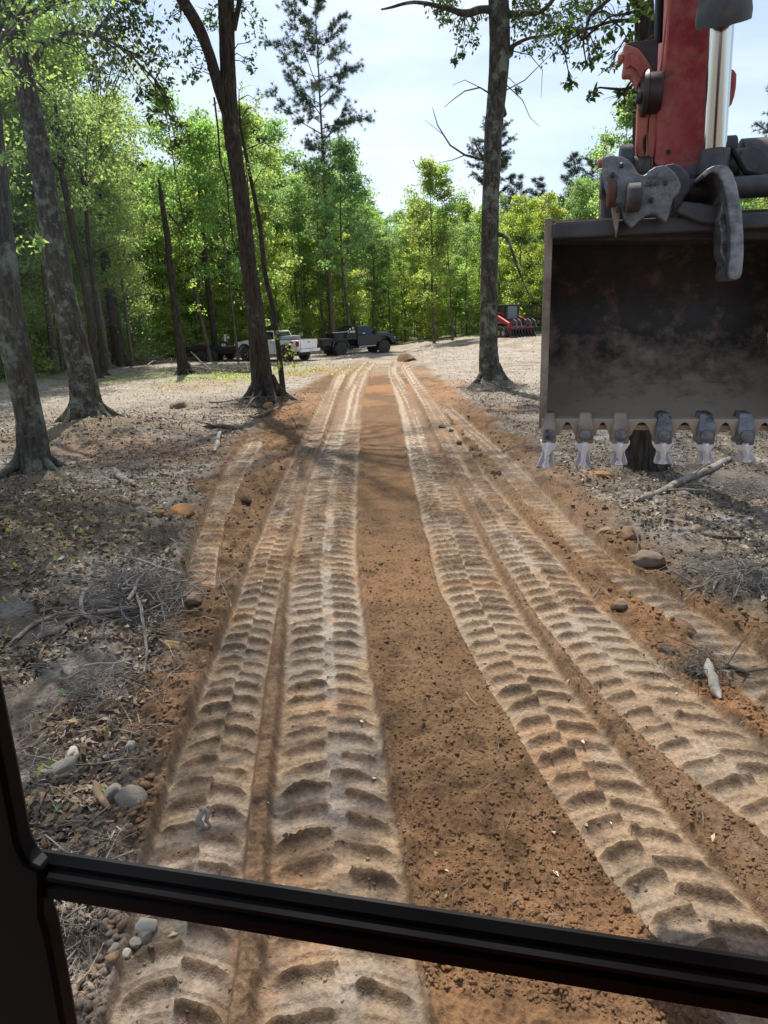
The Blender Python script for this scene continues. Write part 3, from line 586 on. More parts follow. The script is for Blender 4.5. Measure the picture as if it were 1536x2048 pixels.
near_tree('oak_tree', 'thick straight trunk right of the road with knots and a long low limb', [(982, 781, 30), (980, 760, 22), (977, 700, 18), (978, 640, 16.5), (978, 581, 16), (980, 478, 17), (981, 393, 16), (984, 325, 17), (987, 256, 17), (992, 205, 18), (997, 154, 19), (1000, 85, 20), (997, 0, 19.5), (999, -150, 17), (1003, -330, 13), (1005, -480, 6)],
          25.57, BARK_GREY, LEAF_OAK, [(880, 12, 22), (905, 45, 17), (930, 62, 16), (948, 88, 11), (900, 5, 25), (955, 40, 17), (1035, 45, 24), (1065, 20, 30), (1080, 85, 20), (1110, 45, 30), (1120, 100, 16), (1150, 15, 32), (1060, 100, 12), (1165, 60, 24), (925, 105, 9), (1040, 178, 5), (1100, 60, 24), (910, 120, 5), (1185, 5, 25), (1140, 75, 20), (1045, 5, 22)],
          (14.5, 26, 6.2), 110, .13, 34, lpc=2.8, limbs=[[(992, 22, 8, 0), (965, 15, 7, -.1), (945, 25, 7, -.2), (930, 31, 6.5, -.3), (908, 20, 5, -.4), (880, 13, 4, -.5), (850, 6, 3.5, -.6), (815, 3, 3, -.7), (790, 14, 2.5, -.7), (762, 19, 1.5, -.7)],
            [(1005, 108, 5, 0), (1045, 78, 3, -.4), (1100, 70, 2, -.8), (1160, 60, 1.5, -1)], [(1000, 30, 7, 0), (1060, 26, 5, -.4), (1085, 28, 4, -.6), (1120, -20, 4, -.8)], [(1010, 112, 9, 0), (1018, 104, 11, 0), (1027, 92, 3, 0)],
            [(995, 212, 12, 0), (1001, 222, 12, 0), (1012, 232, 3, 0)], [(994, 470, 5, 0), (1010, 466, 4, -.3), (1022, 495, 2.5, -.6), (1040, 550, 2, -.8), (1058, 590, 1.5, -.8), (1070, 605, 1, -.8)]],
          extra=[([(985, 190, -.3), (960, 175, -.5), (930, 182, -.6), (905, 200, -.8), (888, 215, -.8)], .03, .008), ([(960, 175, -.5), (930, 160, -.6), (905, 170, -.7)], .015, .006), ([(968, 320, -.2), (930, 310, -.5), (900, 290, -.8), (875, 250, -1), (865, 215, -1.1)], .045, .008),
                 ([(930, 310, -.5), (905, 320, -.6), (880, 325, -.7)], .02, .006), ([(900, 290, -.8), (885, 268, -.9), (850, 240, -1)], .015, .005), ([(968, 320, -.2), (955, 298, -.3), (950, 285, -.3)], .03, .02), ([(1013, 180, -.3), (1050, 160, -.5), (1080, 130, -.7), (1100, 110, -.7)], .02, .008),
                 ([(1013, 170, -.3), (1045, 200, -.5), (1060, 235, -.7), (1078, 252, -.7)], .018, .006), ([(1017, 100, -.1), (1060, 110, -.5), (1085, 140, -.7), (1082, 195, -.7)], .02, .006)])
near_tree('oak_tree', 'tree standing behind the excavator bucket, its foot showing below the teeth', [(1294, 942, 46), (1292, 905, 39), (1290, 860, 36), (1289, 500, 26), (1289, 60, 19), (1287, -100, 15), (1280, -330, 10), (1275, -500, 5)],
          11.7, BARK_DARK, LEAF_OAK, [(1190, 25, 26), (1235, 35, 30), (1275, 25, 24), (1180, 128, 14), (1225, 120, 16), (1140, 160, 10), (1190, 95, 10), (1235, 200, 22), (1265, 225, 20), (1180, 190, 12), (1260, 90, 22), (1310, 60, 20), (1215, 70, 18), (1300, 130, 24), (1130, 50, 12), (1480, -40, 20)],
          (8.5, 17, 3.9), 75, .105, 35, limbs=[[(1290, 20, 6, 0), (1240, -20, 4, -.3), (1180, 30, 3, -.5), (1165, 80, 1.6, -.6), (1172, 125, 1.2, -.6)], [(1290, 40, 5, 0), (1225, 42, 3, -.2), (1170, 60, 2, -.3), (1120, 92, 1.4, -.4)], [(1290, 160, 5, 0), (1250, 180, 3, -.3), (1200, 175, 1.5, -.5)]], lpc=2.2, flare=0)
near_tree('tree_snag', 'dead broken snag with a bare pointed top leaning left beside the clearing', [(371, 752, 15), (366, 735, 11), (361, 697, 9), (353, 640, 8), (345, 575, 7), (335, 475, 6), (327, 425, 5), (321, 385, 4), (317, 356, 1)],
          36.05, BARK_DARK, LEAF_B, [(395, 480, 16), (375, 560, 12), (390, 620, 14), (340, 510, 8)], (3, 4, 1), 0, .13, 36, limbs=[[(340, 430, 3, 0), (352, 445, 2, -.3), (362, 455, 1, -.4)]])
near_tree('young_tree', 'thin leafy sapling right against the forked trunk', [(568, 797, 8), (566, 780, 5.5), (557, 697, 5), (547, 620, 4.8), (530, 550, 4.8), (520, 450, 4.5), (505, 375, 4), (490, 300, 3), (480, 250, 2.5), (478, 200, 1.2)],
          24.3, BARK_DARK, LEAF_B, [(548, 650, 9), (560, 670, 10), (575, 690, 10), (570, 720, 12), (585, 705, 9), (535, 640, 8), (592, 728, 6), (555, 735, 7), (500, 215, 16), (520, 260, 14), (470, 280, 14), (545, 420, 10), (540, 330, 14), (500, 340, 12), (560, 300, 14), (535, 480, 9), (480, 180, 12), (515, 200, 14)], (3, 4, 1), 0, .115, 37, flare=4)
near_tree('woodland_tree', 'thick brown trunk at the edge of the woods left of the snag', [(241, 738, 15), (238, 720, 12), (232, 670, 11), (222, 600, 10.5), (214, 560, 9.5), (209, 500, 8), (205, 430, 7), (203, 350, 5), (203, 250, 3)],
          43.9, BARK_DARK, LEAF_A, [(205, 400, 40), (230, 330, 35), (180, 300, 40), (215, 240, 36), (190, 470, 22)], (13, 18, 3), 20, .17, 38)
near_tree('woodland_tree', 'slim dark curved trunk right of the second large trunk', [(190, 742, 12), (187, 720, 8.5), (182, 640, 7.5), (168, 560, 7), (150, 480, 6.5), (140, 430, 6.5), (125, 350, 6), (118, 290, 5), (110, 200, 3)],
          35.0, BARK_DARK, LEAF_C, [(130, 300, 35), (150, 220, 40), (100, 250, 30), (165, 400, 20), (180, 330, 22)], (10, 14, 3), 14, .15, 39)
near_tree('woodland_tree', 'thin dark trunk between two thicker ones in the left woods', [(207, 742, 9), (204, 720, 6), (197, 640, 5), (186, 560, 4.5), (176, 480, 4), (170, 380, 3)],
          36.5, BARK_DARK, LEAF_A, [(172, 380, 20), (190, 450, 16), (160, 430, 12)], (10, 13, 2), 6, .15, 40)
near_tree('woodland_tree', 'slim trunk rising behind the parked trailer', [(432, 712, 8), (430, 690, 6), (424, 640, 5.5), (415, 570, 5), (407, 500, 4.5), (402, 430, 4), (396, 330, 2.5)],
          48.5, BARK_DARK, LEAF_B, [(400, 360, 26), (420, 430, 20), (380, 400, 20), (400, 300, 24), (440, 480, 18)], (12, 15, 2), 8, .18, 41)

# two trees outside the frame whose crowns shade the foreground
near_tree('oak_tree', 'oak standing outside the frame at the left whose crown shades the ruts', [(-330, 1240, 44), (-335, 1100, 34), (-350, 700, 30), (-370, 200, 26), (-400, -500, 20), (-420, -1000, 12)], 6.6, BARK_OAK, LEAF_OAK, [], (6.5, 14, 4.6), 75, .10, 61, flare=4)
near_tree('oak_tree', 'oak standing outside the frame at the right behind the bucket', [(1900, 1180, 44), (1905, 1050, 34), (1915, 700, 30), (1930, 200, 26), (1960, -500, 20), (1990, -1000, 12)], 7.4, BARK_OAK, LEAF_OAK, [], (6.5, 14, 4.2), 70, .10, 62, flare=4)

# ------------------------------------------------------------------ the excavator the picture is taken from
RED = mat('red_paint', (.30, .018, .018), (.40, .12, .09), rough=.45, sc=9, detail=9, lo=.42, hi=.62, c3=(.13, .05, .04), sc3=5, lo3=.58, hi3=.66, bump=.06, bsc=60, rough2=.75, bdist=.004)
REDD = mat('dusty_red_paint', (.36, .09, .065), (.45, .15, .11), rough=.75, sc=7, c3=(.12, .05, .04), sc3=5, lo3=.55, hi3=.7, bump=.2, bsc=40, bdist=.004)
BLKM = mat('worn_black_metal', (.035, .036, .040), (.085, .088, .095), rough=.55, sc=5, metal=.3, c3=(.13, .09, .06), sc3=9, lo3=.56, hi3=.66, bump=.08, bsc=90, bdist=.003)
GREYM = mat('scuffed_grey_steel', (.10, .105, .11), (.24, .25, .265), rough=.5, sc=14, metal=.5, c3=(.05, .04, .035), sc3=11, lo3=.54, hi3=.62, bump=.06, bsc=120, stretch=(1, 1, 2), bdist=.003)
SHELL = mat('bucket_steel', (.020, .020, .024), (.055, .045, .040), rough=.5, sc=9, metal=.25, c3=(.19, .12, .085), sc3=7, lo3=.53, hi3=.68, bump=.5, bsc=30, bdist=.004)
DUST = mat('bucket_dust', (.20, .155, .115), (.34, .285, .22), rough=.9, sc=9, c3=(.07, .055, .045), sc3=4, lo3=.52, hi3=.68, bump=.5, bsc=40, bdist=.004)
TOOTH = mat('polished_tooth_steel', (.78, .81, .86), (.92, .94, .97), rough=.38, sc=9, metal=.3, c3=(.10, .06, .04), sc3=16, lo3=.62, hi3=.66, bump=.25, bsc=40, rough2=.5, bdist=.003)  # sky reflection put into the pale bluish base colour
BLADE = mat('worn_blade_steel', (.42, .46, .52), (.62, .66, .72), rough=.4, sc=12, metal=.4, c3=(.10, .06, .04), sc3=18, lo3=.60, hi3=.64, bump=.1, bsc=40)
CHROME = mat('chrome_rod', (.62, .66, .66), rough=.16, metal=1.0)
RUBBER = mat('black_trim', (.004, .004, .005), (.006, .006, .007), rough=.45, sc=3, spec=.12)
CABIN = mat('cab_black', (.010, .010, .011), rough=.6)
t = SHELL.node_tree; K = t.links.new; pb = t.nodes['Principled BSDF']; src = pb.inputs['Base Color'].links[0].from_socket
q1 = N(t, 'ShaderNodeTexCoord'); q2 = N(t, 'ShaderNodeSeparateXYZ'); K(q1.outputs['Object'], q2.inputs[0]); q3 = N(t, 'ShaderNodeTexNoise'); q3.inputs['Scale'].default_value = 9; q3.inputs['Detail'].default_value = 9; q3.inputs['Roughness'].default_value = .7; K(q1.outputs['Object'], q3.inputs['Vector'])
q4 = N(t, 'ShaderNodeMath', operation='MULTIPLY_ADD'); K(q3.outputs['Fac'], q4.inputs[0]); q4.inputs[1].default_value = .9; K(q2.outputs['Z'], q4.inputs[2])
q5 = N(t, 'ShaderNodeMapRange'); q5.inputs[1].default_value = 2.95; q5.inputs[2].default_value = 2.66; K(q4.outputs[0], q5.inputs[0])
q6 = N(t, 'ShaderNodeMix', data_type='RGBA'); q6.inputs[7].default_value = (.40, .33, .25, 1); K(q5.outputs[0], q6.inputs[0]); K(src, q6.inputs[6]); K(q6.outputs[2], pb.inputs['Base Color'])
GREASE = mat('grease', (.02, .014, .014), (.05, .02, .02), rough=.45, sc=10)
def gsum(): pass
EX = empty('excavator', (0, 0, 0), -YAW, label='red tracked excavator with toothed bucket, seen from its dark cab window', cat='excavator')
def xr(pts, lf0, lf1, x_from_front=True):
    """outline traced at forward distance lf0, given thickness to lf1"""
    P = [lp(x, y, lf0) for x, y in pts]; return MB().prism(P, (0, lf1-lf0, 0))
# cab window frame
CF = .66
def bar_z(y_l, y_r):
    a = lp(110, y_l, CF).z; b = lp(1536, y_r, CF).z; return (a+b)/2
zt = bar_z(1703, 1913); _c = CF; CF = CF-.020; zb = bar_z(1802, 2038); CF = _c; hgt = zt-zb
m = MB(); y0, y1 = CF, CF+.045; y0, y1 = CF-.022, CF; prof = [(y0+.004, zb), (y0, zb+hgt*.06), (y0, zb+hgt*.34), (y0+.006, zb+hgt*.40), (y0+.006, zb+hgt*.50), (y0-.002, zb+hgt*.56), (y0-.002, zb+hgt*.66), (y0+.008, zb+hgt*.74), (y0+.008, zb+hgt*.86), (y0+.012, zb+hgt*.92), (y0+.017, zt), (y1, zt), (y1, zb)]
xl = lp(110, 1703, CF).x
m.prism([(xl-.06, a, b) for a, b in prof], (1.15, 0, 0)); m.build('window_bar', RUBBER, EX, smooth=25)
# left pillar: a bent bar running up along the window
pin = [lp(-75, 900, CF), lp(0, 1320, CF), lp(40, 1520, CF), lp(66, 1660, CF), lp(82, 1694, CF), lp(112, 1708, CF), lp(112, 1800, CF), lp(122, 1830, CF), lp(140, 1930, CF), lp(160, 2048, CF), lp(190, 2250, CF)]
pout = [Vector((p.x-.16, CF, p.z)) for p in pin[::-1]]
m = MB(); m.prism(pin+pout, (0, -.03, 0)); m.build('pillar', RUBBER, EX, smooth=25, bevel=.006)
m = MB(); xr_ = pin[0].x
m.box(-.95, 1.0, -1.1, CF+.06, 3.34, 3.40); m.build('cab_roof', CABIN, EX, bevel=.01)
m = MB(); m.box(.62, .70, -1.1, CF+.06, .9, 3.34); m.box(-.95, .70, -1.16, -1.1, .9, 3.34); m.box(-.95, -.90, -1.1, -.2, .9, 3.34); m.box(-.95, .7, -1.1, .1, .80, .86); m.build('cab_shell', CABIN, EX)
gl = bpy.data.materials.new('dusty_window_glass'); gl.use_nodes = True; t = gl.node_tree; t.nodes.clear(); K = t.links.new
o_ = N(t, 'ShaderNodeOutputMaterial'); tr_ = N(t, 'ShaderNodeBsdfTransparent'); gs = N(t, 'ShaderNodeBsdfGlossy'); gs.inputs['Roughness'].default_value = .02; gs.inputs['Color'].default_value = (.9, .95, 1, 1)
tl = N(t, 'ShaderNodeBsdfTranslucent'); tl.inputs[0].default_value = (.85, .88, .9, 1)
lw_ = N(t, 'ShaderNodeLayerWeight'); lw_.inputs[0].default_value = .25; fr_ = N(t, 'ShaderNodeMapRange'); fr_.inputs[3].default_value = .002; fr_.inputs[4].default_value = .04; K(lw_.outputs['Facing'], fr_.inputs[0]); a1 = N(t, 'ShaderNodeMixShader'); a2 = N(t, 'ShaderNodeMixShader')
tcg = N(t, 'ShaderNodeTexCoord'); ng = N(t, 'ShaderNodeTexNoise'); ng.inputs['Scale'].default_value = 2.5; ng.inputs['Detail'].default_value = 5; K(tcg.outputs['Object'], ng.inputs['Vector'])
rg = N(t, 'ShaderNodeMapRange'); rg.inputs[1].default_value = .35; rg.inputs[2].default_value = .75; rg.inputs[3].default_value = .0002; rg.inputs[4].default_value = .0008; K(ng.outputs['Fac'], rg.inputs[0])
K(rg.outputs[0], a1.inputs[0]); K(tr_.outputs[0], a1.inputs[1]); K(tl.outputs[0], a1.inputs[2]); K(fr_.outputs[0], a2.inputs[0]); K(a1.outputs[0], a2.inputs[1]); K(gs.outputs[0], a2.inputs[2]); K(a2.outputs[0], o_.inputs[0])
m = MB(); m.box(-.72, .66, CF+.062, CF+.066, zt-.01, 3.33); m.build('window_pane', gl, EX)
m = MB(); m.box(-.72, .66, CF+.062, CF+.066, 1.2, zb+.01); m.build('lower_window_pane', gl, EX)

# bucket
BF = 3.28
bl = lp(1083, 850, BF); lipz = bl.z; bxl = bl.x; bxr = lp(1600, 900, BF).x; topz = lp(1090, 446, BF).z; bh = topz-lipz
PB = [(0, 0), (.09, .022), (.24, .07), (.42, .17), (.55, .33), (.60, .52), (.56, .70), (.45, .83), (.30, .885), (.14, .885)]
PB = [(a, b*bh/.885) for a, b in PB]
BK = empty('bucket', (0, 0, 0)); BK.parent = EX
def shell(prof, x0, x1, th):
    n = len(prof); out = []
    for i, (a, b) in enumerate(prof):
        p0 = Vector(prof[max(i-1, 0)]); p1 = Vector(prof[min(i+1, n-1)]); d = (p1-p0).normalized(); nn = Vector((d.y, -d.x)); out.append((a+nn.x*th, b+nn.y*th))
    loop = prof+out[::-1]; mm = MB(); A = [(x0, BF+a, lipz+b) for a, b in loop]; B = [(x1, BF+a, lipz+b) for a, b in loop]; k = len(loop)
    return mm.add(A+B, [(i, (i+1) % k, k+(i+1) % k, k+i) for i in range(k)]+[(i, k-1-i, k-2-i, i+1) for i in range(n-1)]+[(k+i, k+i+1, 2*k-2-i, 2*k-1-i) for i in range(n-1)])
from math import comb
def smoothp(P, n=26):
    P = np.array(P); s = np.linspace(0, len(P)-1, n); out = []
    for v in s:
        i = min(int(v), len(P)-2); f = v-i; p0, p1, p2, p3 = P[max(i-1, 0)], P[i], P[i+1], P[min(i+2, len(P)-1)]
        out.append(tuple(.5*((2*p1)+(-p0+p2)*f+(2*p0-5*p1+4*p2-p3)*f*f+(-p0+3*p1-3*p2+p3)*f**3)))
    return out
PS = smoothp(PB)
lo_ = PS[:9]; hi_ = PS[8:]
shell(lo_, bxl+.02, bxr-.02, .022).build('floor_plate', SHELL, BK, smooth=40)
shell(hi_, bxl+.02, bxr-.02, .022).build('back_plate', SHELL, BK, smooth=40)
for x0 in (bxl-.012, bxr-.02):
    mm = MB(); pr = [(-.01, 0)]+[(a, b) for a, b in PS]+[(.07, bh*1.03), (.0, bh*1.02), (-.012, bh*.6)]
    pr = [(a, b-.015 if i < 2 else b) for i, (a, b) in enumerate(pr)]
    mm.prism([(x0, BF+a, lipz+b) for a, b in pr], (.034, 0, 0)); o2 = mm.build('side_plate', DUST, BK, bevel=.004)
mm = MB(); mm.box(bxl+.02, bxr-.02, BF-.02, BF+.30, topz-.065, topz-.005); mm.build('top_rail', BLKM, BK, bevel=.008)
mm = MB(); mm.box(bxl+.03, lp(1237, 425, BF).x, BF-.012, BF+.28, topz-.004, topz+.004); mm.build('dusty_top_face', DUST, BK)
# cutting edge with scalloped steps between the teeth
TX = [1097, 1168, 1237, 1322, 1405, 1483, 1560]
tx = [lp(x, 900, BF).x for x in TX]; step = (tx[5]-tx[0])/5
edge = [(bxl, BF-.02, lipz+.03), (bxl, BF-.02, lipz-.03)]
for i in range(len(tx)):
    a_, b_ = tx[i], (tx[i+1] if i+1 < len(tx) else bxr)
    edge += [(a_+.045, BF-.02, lipz-.045)]+[(a_+.05+(b_-a_-.10)*q, BF-.02, lipz-.045+.062*math.sin(PI*q)**.6) for q in (.12, .3, .5, .7, .88)]+[(b_-.045, BF-.02, lipz-.045)]
edge += [(bxr, BF-.02, lipz-.03), (bxr, BF-.02, lipz+.03)]
MB().prism(edge, (0, .045, .006)).build('cutting_edge', SHELL, BK, bevel=.003)
for i, x in enumerate(tx):
    k = 1 if i else .85; sl = -.010+.006*i
    w = .040*k; z0 = lipz-.075; z1 = lipz+.055
    mm = MB(); mm.add([(x-w*.9, BF-.05, z0), (x+w*.9, BF-.05, z0), (x+w, BF+.03, z0), (x-w, BF+.03, z0), (x-w*.85, BF-.055, lipz-.01), (x+w*.85, BF-.055, lipz-.01), (x+w, BF+.05, lipz), (x-w, BF+.05, lipz), (x-w*.62, BF-.012, z1), (x+w*.62, BF-.012, z1), (x+w*.62, BF+.09, z1), (x-w*.62, BF+.09, z1)],
              [(0, 3, 2, 1), (0, 1, 5, 4), (1, 2, 6, 5), (2, 3, 7, 6), (3, 0, 4, 7), (4, 5, 9, 8), (5, 6, 10, 9), (6, 7, 11, 10), (7, 4, 8, 11), (8, 9, 10, 11)])
    ad = mm.build('tooth_adapter', GREYM if i in (3, 4, 5) else DUST, BK, bevel=.007)
    mm = MB(); mm.lathe((x, BF-.068, lipz-.035), (0, 1, 0), [(0, .016), (.004, .024), (.02, .026)], 14); mm.build('pin_boss', GREYM, ad, smooth=40)
    zt_ = lipz-.066; zb_ = lp(TX[i], 932-(i*2.0), BF).z; wt, wm, wb = .041*k, .031*k, .036
    ys = BF-.055; h_ = zt_-zb_
    def rowv(z, w, rid, dep, dx=0): return [(x+dx-w, ys+.020+dep, z), (x+dx-w*.30, ys+.012+dep, z), (x+dx-.006, ys-rid+dep, z), (x+dx+.006, ys-rid+dep, z), (x+dx+w*.30, ys+.012+dep, z), (x+dx+w, ys+.020+dep, z), (x+dx+w, ys+.055+dep, z), (x+dx-w, ys+.055+dep, z)]
    rows = [rowv(zt_, wt, .012, -.004), rowv(zt_-h_*.10, wt*1.04, .014, -.004), rowv(zt_-h_*.28, wt*.78, .013, -.002), rowv(zt_-h_*.48, .013, .010, -.001, sl*.5), rowv(zt_-h_*.80, .010, .004, .006, sl*.85), rowv(zt_-h_*.97, .020, -.006, .012, sl)]
    V = sum(rows, []); n8 = 8
    mm = MB(); mm.add(V, [(r*n8+k2, r*n8+(k2+1) % n8, (r+1)*n8+(k2+1) % n8, (r+1)*n8+k2) for r in range(5) for k2 in range(n8)]+[tuple(range(8)), tuple(range(40, 48))[::-1]])
    to = mm.build('tooth', TOOTH, BK, bevel=.003)
    mm = MB(); yb = ys+.030
    mm.prism([(x-.030, yb, zt_-h_*.15), (x+.030, yb, zt_-h_*.15), (x+sl*.5+.024, yb, zt_-h_*.5), (x+sl+.037, yb, zb_+.012), (x+sl+.034, yb, zb_), (x+sl-.034, yb, zb_), (x+sl-.037, yb, zb_+.012), (x+sl*.5-.024, yb, zt_-h_*.5)], (0, .028, 0)); mm.build('blade', BLADE, to, bevel=.004)
# ears, coupler and pins
def c3(x, y): return (1060+x/3.227, y/3.227)
ear = [c3(*p) for p in [(470,1012),(520,1000),(560,1005),(600,1010),(640,1030),(670,1065),(690,1105),(715,1130),(745,1128),(770,1100),(810,1075),(860,1065),(900,1080),(935,1110),(962,1150),(978,1200),(965,1245),(925,1290),(912,1340),(895,1400),(880,1440),(850,1415),(815,1390),(785,1382),(750,1393),(715,1420),(685,1448),(655,1475),(625,1440),(600,1400),(590,1330),(560,1318),(530,1300),(505,1250),(485,1200),(475,1120)]]
CP = empty('coupler', (0, 0, 0)); CP.parent = EX
xr(ear, 3.18, 3.24).build('ear_plate', GREYM, CP, bevel=.008)
xr([(x+22, y-4) for x, y in ear[7:22]]+[(1342, 380), (1300, 372)], 3.26, 3.40).build('inner_ear_plate', BLKM, CP, bevel=.01)
xr([c3(*p) for p in [(455,1210),(600,1230),(595,1380),(455,1392)]], 3.40, 3.43).build('bracket_plate', DUST, BK, bevel=.003)
xr([(1222, 400), (1241, 395), (1238, 440), (1233, 474), (1228, 440)], 3.21, 3.26).build('stiffener', DUST, BK)
xr([(1205, 385), (1250, 410), (1370, 440), (1440, 440), (1600, 425), (1600, 478), (1100, 482), (1100, 455), (1205, 450)], 3.37, 3.60).build('bucket_head', BLKM, BK, bevel=.01)
xr([(1366, 402), (1450, 412), (1447, 430), (1436, 448), (1400, 445), (1352, 424)], 3.22, 3.36).build('head_gusset', BLKM, BK, bevel=.008)
def latc(x0, x1, y, lf, rpx, name, mt, par, n=24, prof=None):
    a = lp(x0, y, lf); b = Vector((lp(x1, y, lf).x, a.y, a.z)); r = rpx*.00232*lf/3.3
    mm = MB(); L_ = (b-a).length
    mm.lathe(a, (b-a), prof(L_, r) if prof else [(0, r*.85), (.006, r), (L_-.006, r), (L_, r*.85)], n); return mm.build(name, mt, par, smooth=35)
latc(1345, 1436, 383, 3.36, 19, 'pin_tube', BLKM, CP); latc(1462, 1640, 376, 3.36, 18, 'pin_tube', BLKM, CP)
latc(1345, 1436, 407, 3.40, 9, 'tie_rod', BLKM, CP)
latc(1252, 1282, 396, 3.14, 24, 'pin_head', BLKM, CP); latc(1200, 1216, 372, 3.30, 24, 'pin_head', BLKM, CP); latc(1214, 1232, 385, 3.22, 26, 'washer', mat('rusty_steel', (.10, .045, .03), (.17, .09, .06), rough=.8, sc=12), CP)
latc(1196, 1206, 327, 3.3, 8, 'bolt', REDD, CP)
latc(1238, 1266, 318, 3.5, 22, 'pin_boss', BLKM, CP); latc(1262, 1300, 340, 3.55, 22, 'pin_boss', BLKM, CP); latc(1368, 1402, 352, 3.45, 17, 'pin_boss', BLKM, CP)
latc(1446, 1472, 294, 3.55, 17, 'pin_boss', BLKM, CP); latc(1474, 1560, 330, 3.60, 40, 'link_boss', BLKM, CP); latc(1440, 1500, 330, 3.5, 24, 'link_boss', BLKM, CP)
claw = [(1405, 348), (1414, 338), (1428, 331), (1444, 329), (1457, 333), (1466, 345), (1474, 368), (1480, 396), (1485, 430), (1488, 470), (1488, 510), (1485, 545), (1481, 556), (1472, 561), (1458, 559), (1455, 548), (1460, 510), (1461, 470), (1458, 430), (1452, 395), (1444, 364), (1436, 349), (1424, 344), (1414, 350), (1409, 356)]
xr(claw, 3.12, 3.34).build('curved_ear', mat('worn_bright_steel', (.11, .115, .125), (.26, .27, .29), rough=.4, sc=14, metal=.45, stretch=(1, 1, 1.5), lo=.4, hi=.62, c3=(.06, .05, .045), sc3=10, lo3=.58, hi3=.66), CP, bevel=.006)
xr([(1455, 375), (1463, 400), (1468, 470), (1462, 545), (1449, 530), (1447, 520), (1441, 505), (1443, 470), (1436, 440), (1446, 400)], 3.17, 3.30).build('ear_rib', GREYM, CP, bevel=.004)
# the arm with its cylinder
AR = empty('arm', (0, 0, 0)); AR.parent = EX
xr([(1352, -560), (1345, -200), (1340, 0), (1331, 100), (1322, 160), (1316, 200), (1312, 280), (1309, 325), (1325, 345), (1362, 357), (1404, 338), (1410, 300), (1428, 100), (1444, -100), (1470, -560)], 3.50, 3.80).build('arm_box', RED, AR, bevel=.012)
mm = xr([(1320, 160), (1329, 120), (1334, 60), (1337, 0), (1340, -150)]+[(1343.5, -150), (1341, 0), (1338, 60), (1333, 120), (1324, 160)], 3.485, 3.49); mm.build('edge_weld', REDD, AR)
def tubep(pts, r, name, mt, par, n=24):
    mm = MB().tube(pts, r, n); return mm.build(name, mt, par, smooth=35)
ra, rb_ = lp(1448, -40, 3.30), lp(1427, 322, 3.40)
CY = tubep([lp(1480, -620, 3.22), lp(1450, -20, 3.30), lp(1447, 30, 3.30), lp(1446, 47, 3.31)], [.088, .088, .10, .098], 'cylinder_barrel', BLKM, AR)
tubep([ra, rb_], .0455, 'cylinder_rod', CHROME, AR, 40)
tubep([rb_+Vector((0, 0, .04)), rb_-Vector((0, 0, .05))], .06, 'rod_end', BLKM, AR)
latc(1470, 1489, 14, 3.28, 22, 'cylinder_port', RED, AR)
H1 = [c3(*p) for p in [(600,290),(615,282),(660,292),(700,310),(735,345),(760,380),(785,430),(798,480),(800,560),(735,590),(722,530),(715,500),(695,555),(688,520),(672,500),(650,488),(597,492)]]
xr([c3(*p) for p in [(612,285),(660,268),(730,262),(820,250),(828,300),(822,480),(800,470),(785,430),(760,380),(700,312),(640,285)]], 3.56, 3.70).build('link_bracket', GREASE, AR, bevel=.006)
H1 = [c3(*p) for p in [(605,285),(640,288),(700,312),(745,370),(780,430),(800,500),(810,560),(745,570),(735,510),(705,540),(690,575),(680,545),(668,512),(650,488),(600,492),(598,460),(608,400)]]
xr(H1, 3.50, 3.56).build('curved_link', REDD, AR, bevel=.008)
xr([c3(*p) for p in [(640,330),(690,360),(735,430),(748,490),(715,500),(690,450),(650,420),(622,440),(625,350)]], 3.485, 3.50).build('link_recess', RED, AR, bevel=.003)
def boss(L_, r): return [(0, r*.55), (.012, r*.95), (.03, r), (.034, r*.86), (L_-.01, r*.86), (L_, r*.8)]
latc(1278, 1322, 189, 3.52, 37, 'link_boss', GREASE, AR, prof=boss); latc(1272, 1284, 197, 3.48, 9, 'bolt_head', BLKM, AR)
latc(1236, 1246, 118, 3.52, 8, 'bolt_head', REDD, AR)
F1 = [c3(*p) for p in [(700,640),(830,720),(828,820),(800,1010),(775,1035),(740,1030),(690,1008),(686,940),(692,800)]]
slot = [c3(*p) for p in [(760,870),(758,1000),(740,985),(733,960),(735,900),(745,875)]]
def ring(outer, inner, lf0, lf1):
    bm_ = MB(); return bm_
# lower link built from two legs and bridges so that its slot is open
xr([c3(*p) for p in [(698,640),(775,690),(765,780),(755,868),(738,880),(732,905),(730,960),(738,985),(735,1028),(690,1008),(686,940),(692,800)]], 3.52, 3.58).build('lower_link', REDD, AR, bevel=.006)
xr([c3(*p) for p in [(776,690),(832,725),(828,820),(800,1010),(775,1035),(738,1029),(741,986),(762,1002),(764,868)]], 3.521, 3.581).build('lower_link', REDD, AR, bevel=.006)
xr([c3(*p) for p in [(1288,438),(1320,445),(1337,475),(1333,560),(1322,620),(1300,685),(1268,680)]], 3.60, 3.75).build('side_link', RED, AR, bevel=.01)
tubep([lp(1319, 85, 3.6), lp(1321, 30, 3.6), lp(1324, -60, 3.6), lp(1330, -300, 3.6)], .012, 'hydraulic_hose', RUBBER, AR, 8)
tubep([lp(1312, 100, 3.62), lp(1313, 60, 3.62), lp(1316, -60, 3.62), lp(1322, -300, 3.62)], .009, 'hydraulic_hose', BLKM, AR, 8)
for bx0, by0 in ((1222, 350), (1240, 330), (1300, 400), (1328, 365), (1232, 420)):
    latc(bx0, bx0+7, by0, 3.17, 5, 'bolt', BLKM, CP, n=6)
for bx0, by0 in ((1337, 303),):
    MB().cyl(lp(bx0, by0, 3.502), lp(bx0, by0, 3.488), .009, 8).build('bolt', GREASE, AR)
tubep([lp(1465, 300, 3.45), lp(1475, 318, 3.38), lp(1490, 345, 3.36), lp(1520, 352, 3.38)], .012, 'hydraulic_hose', RUBBER, CP, 8)
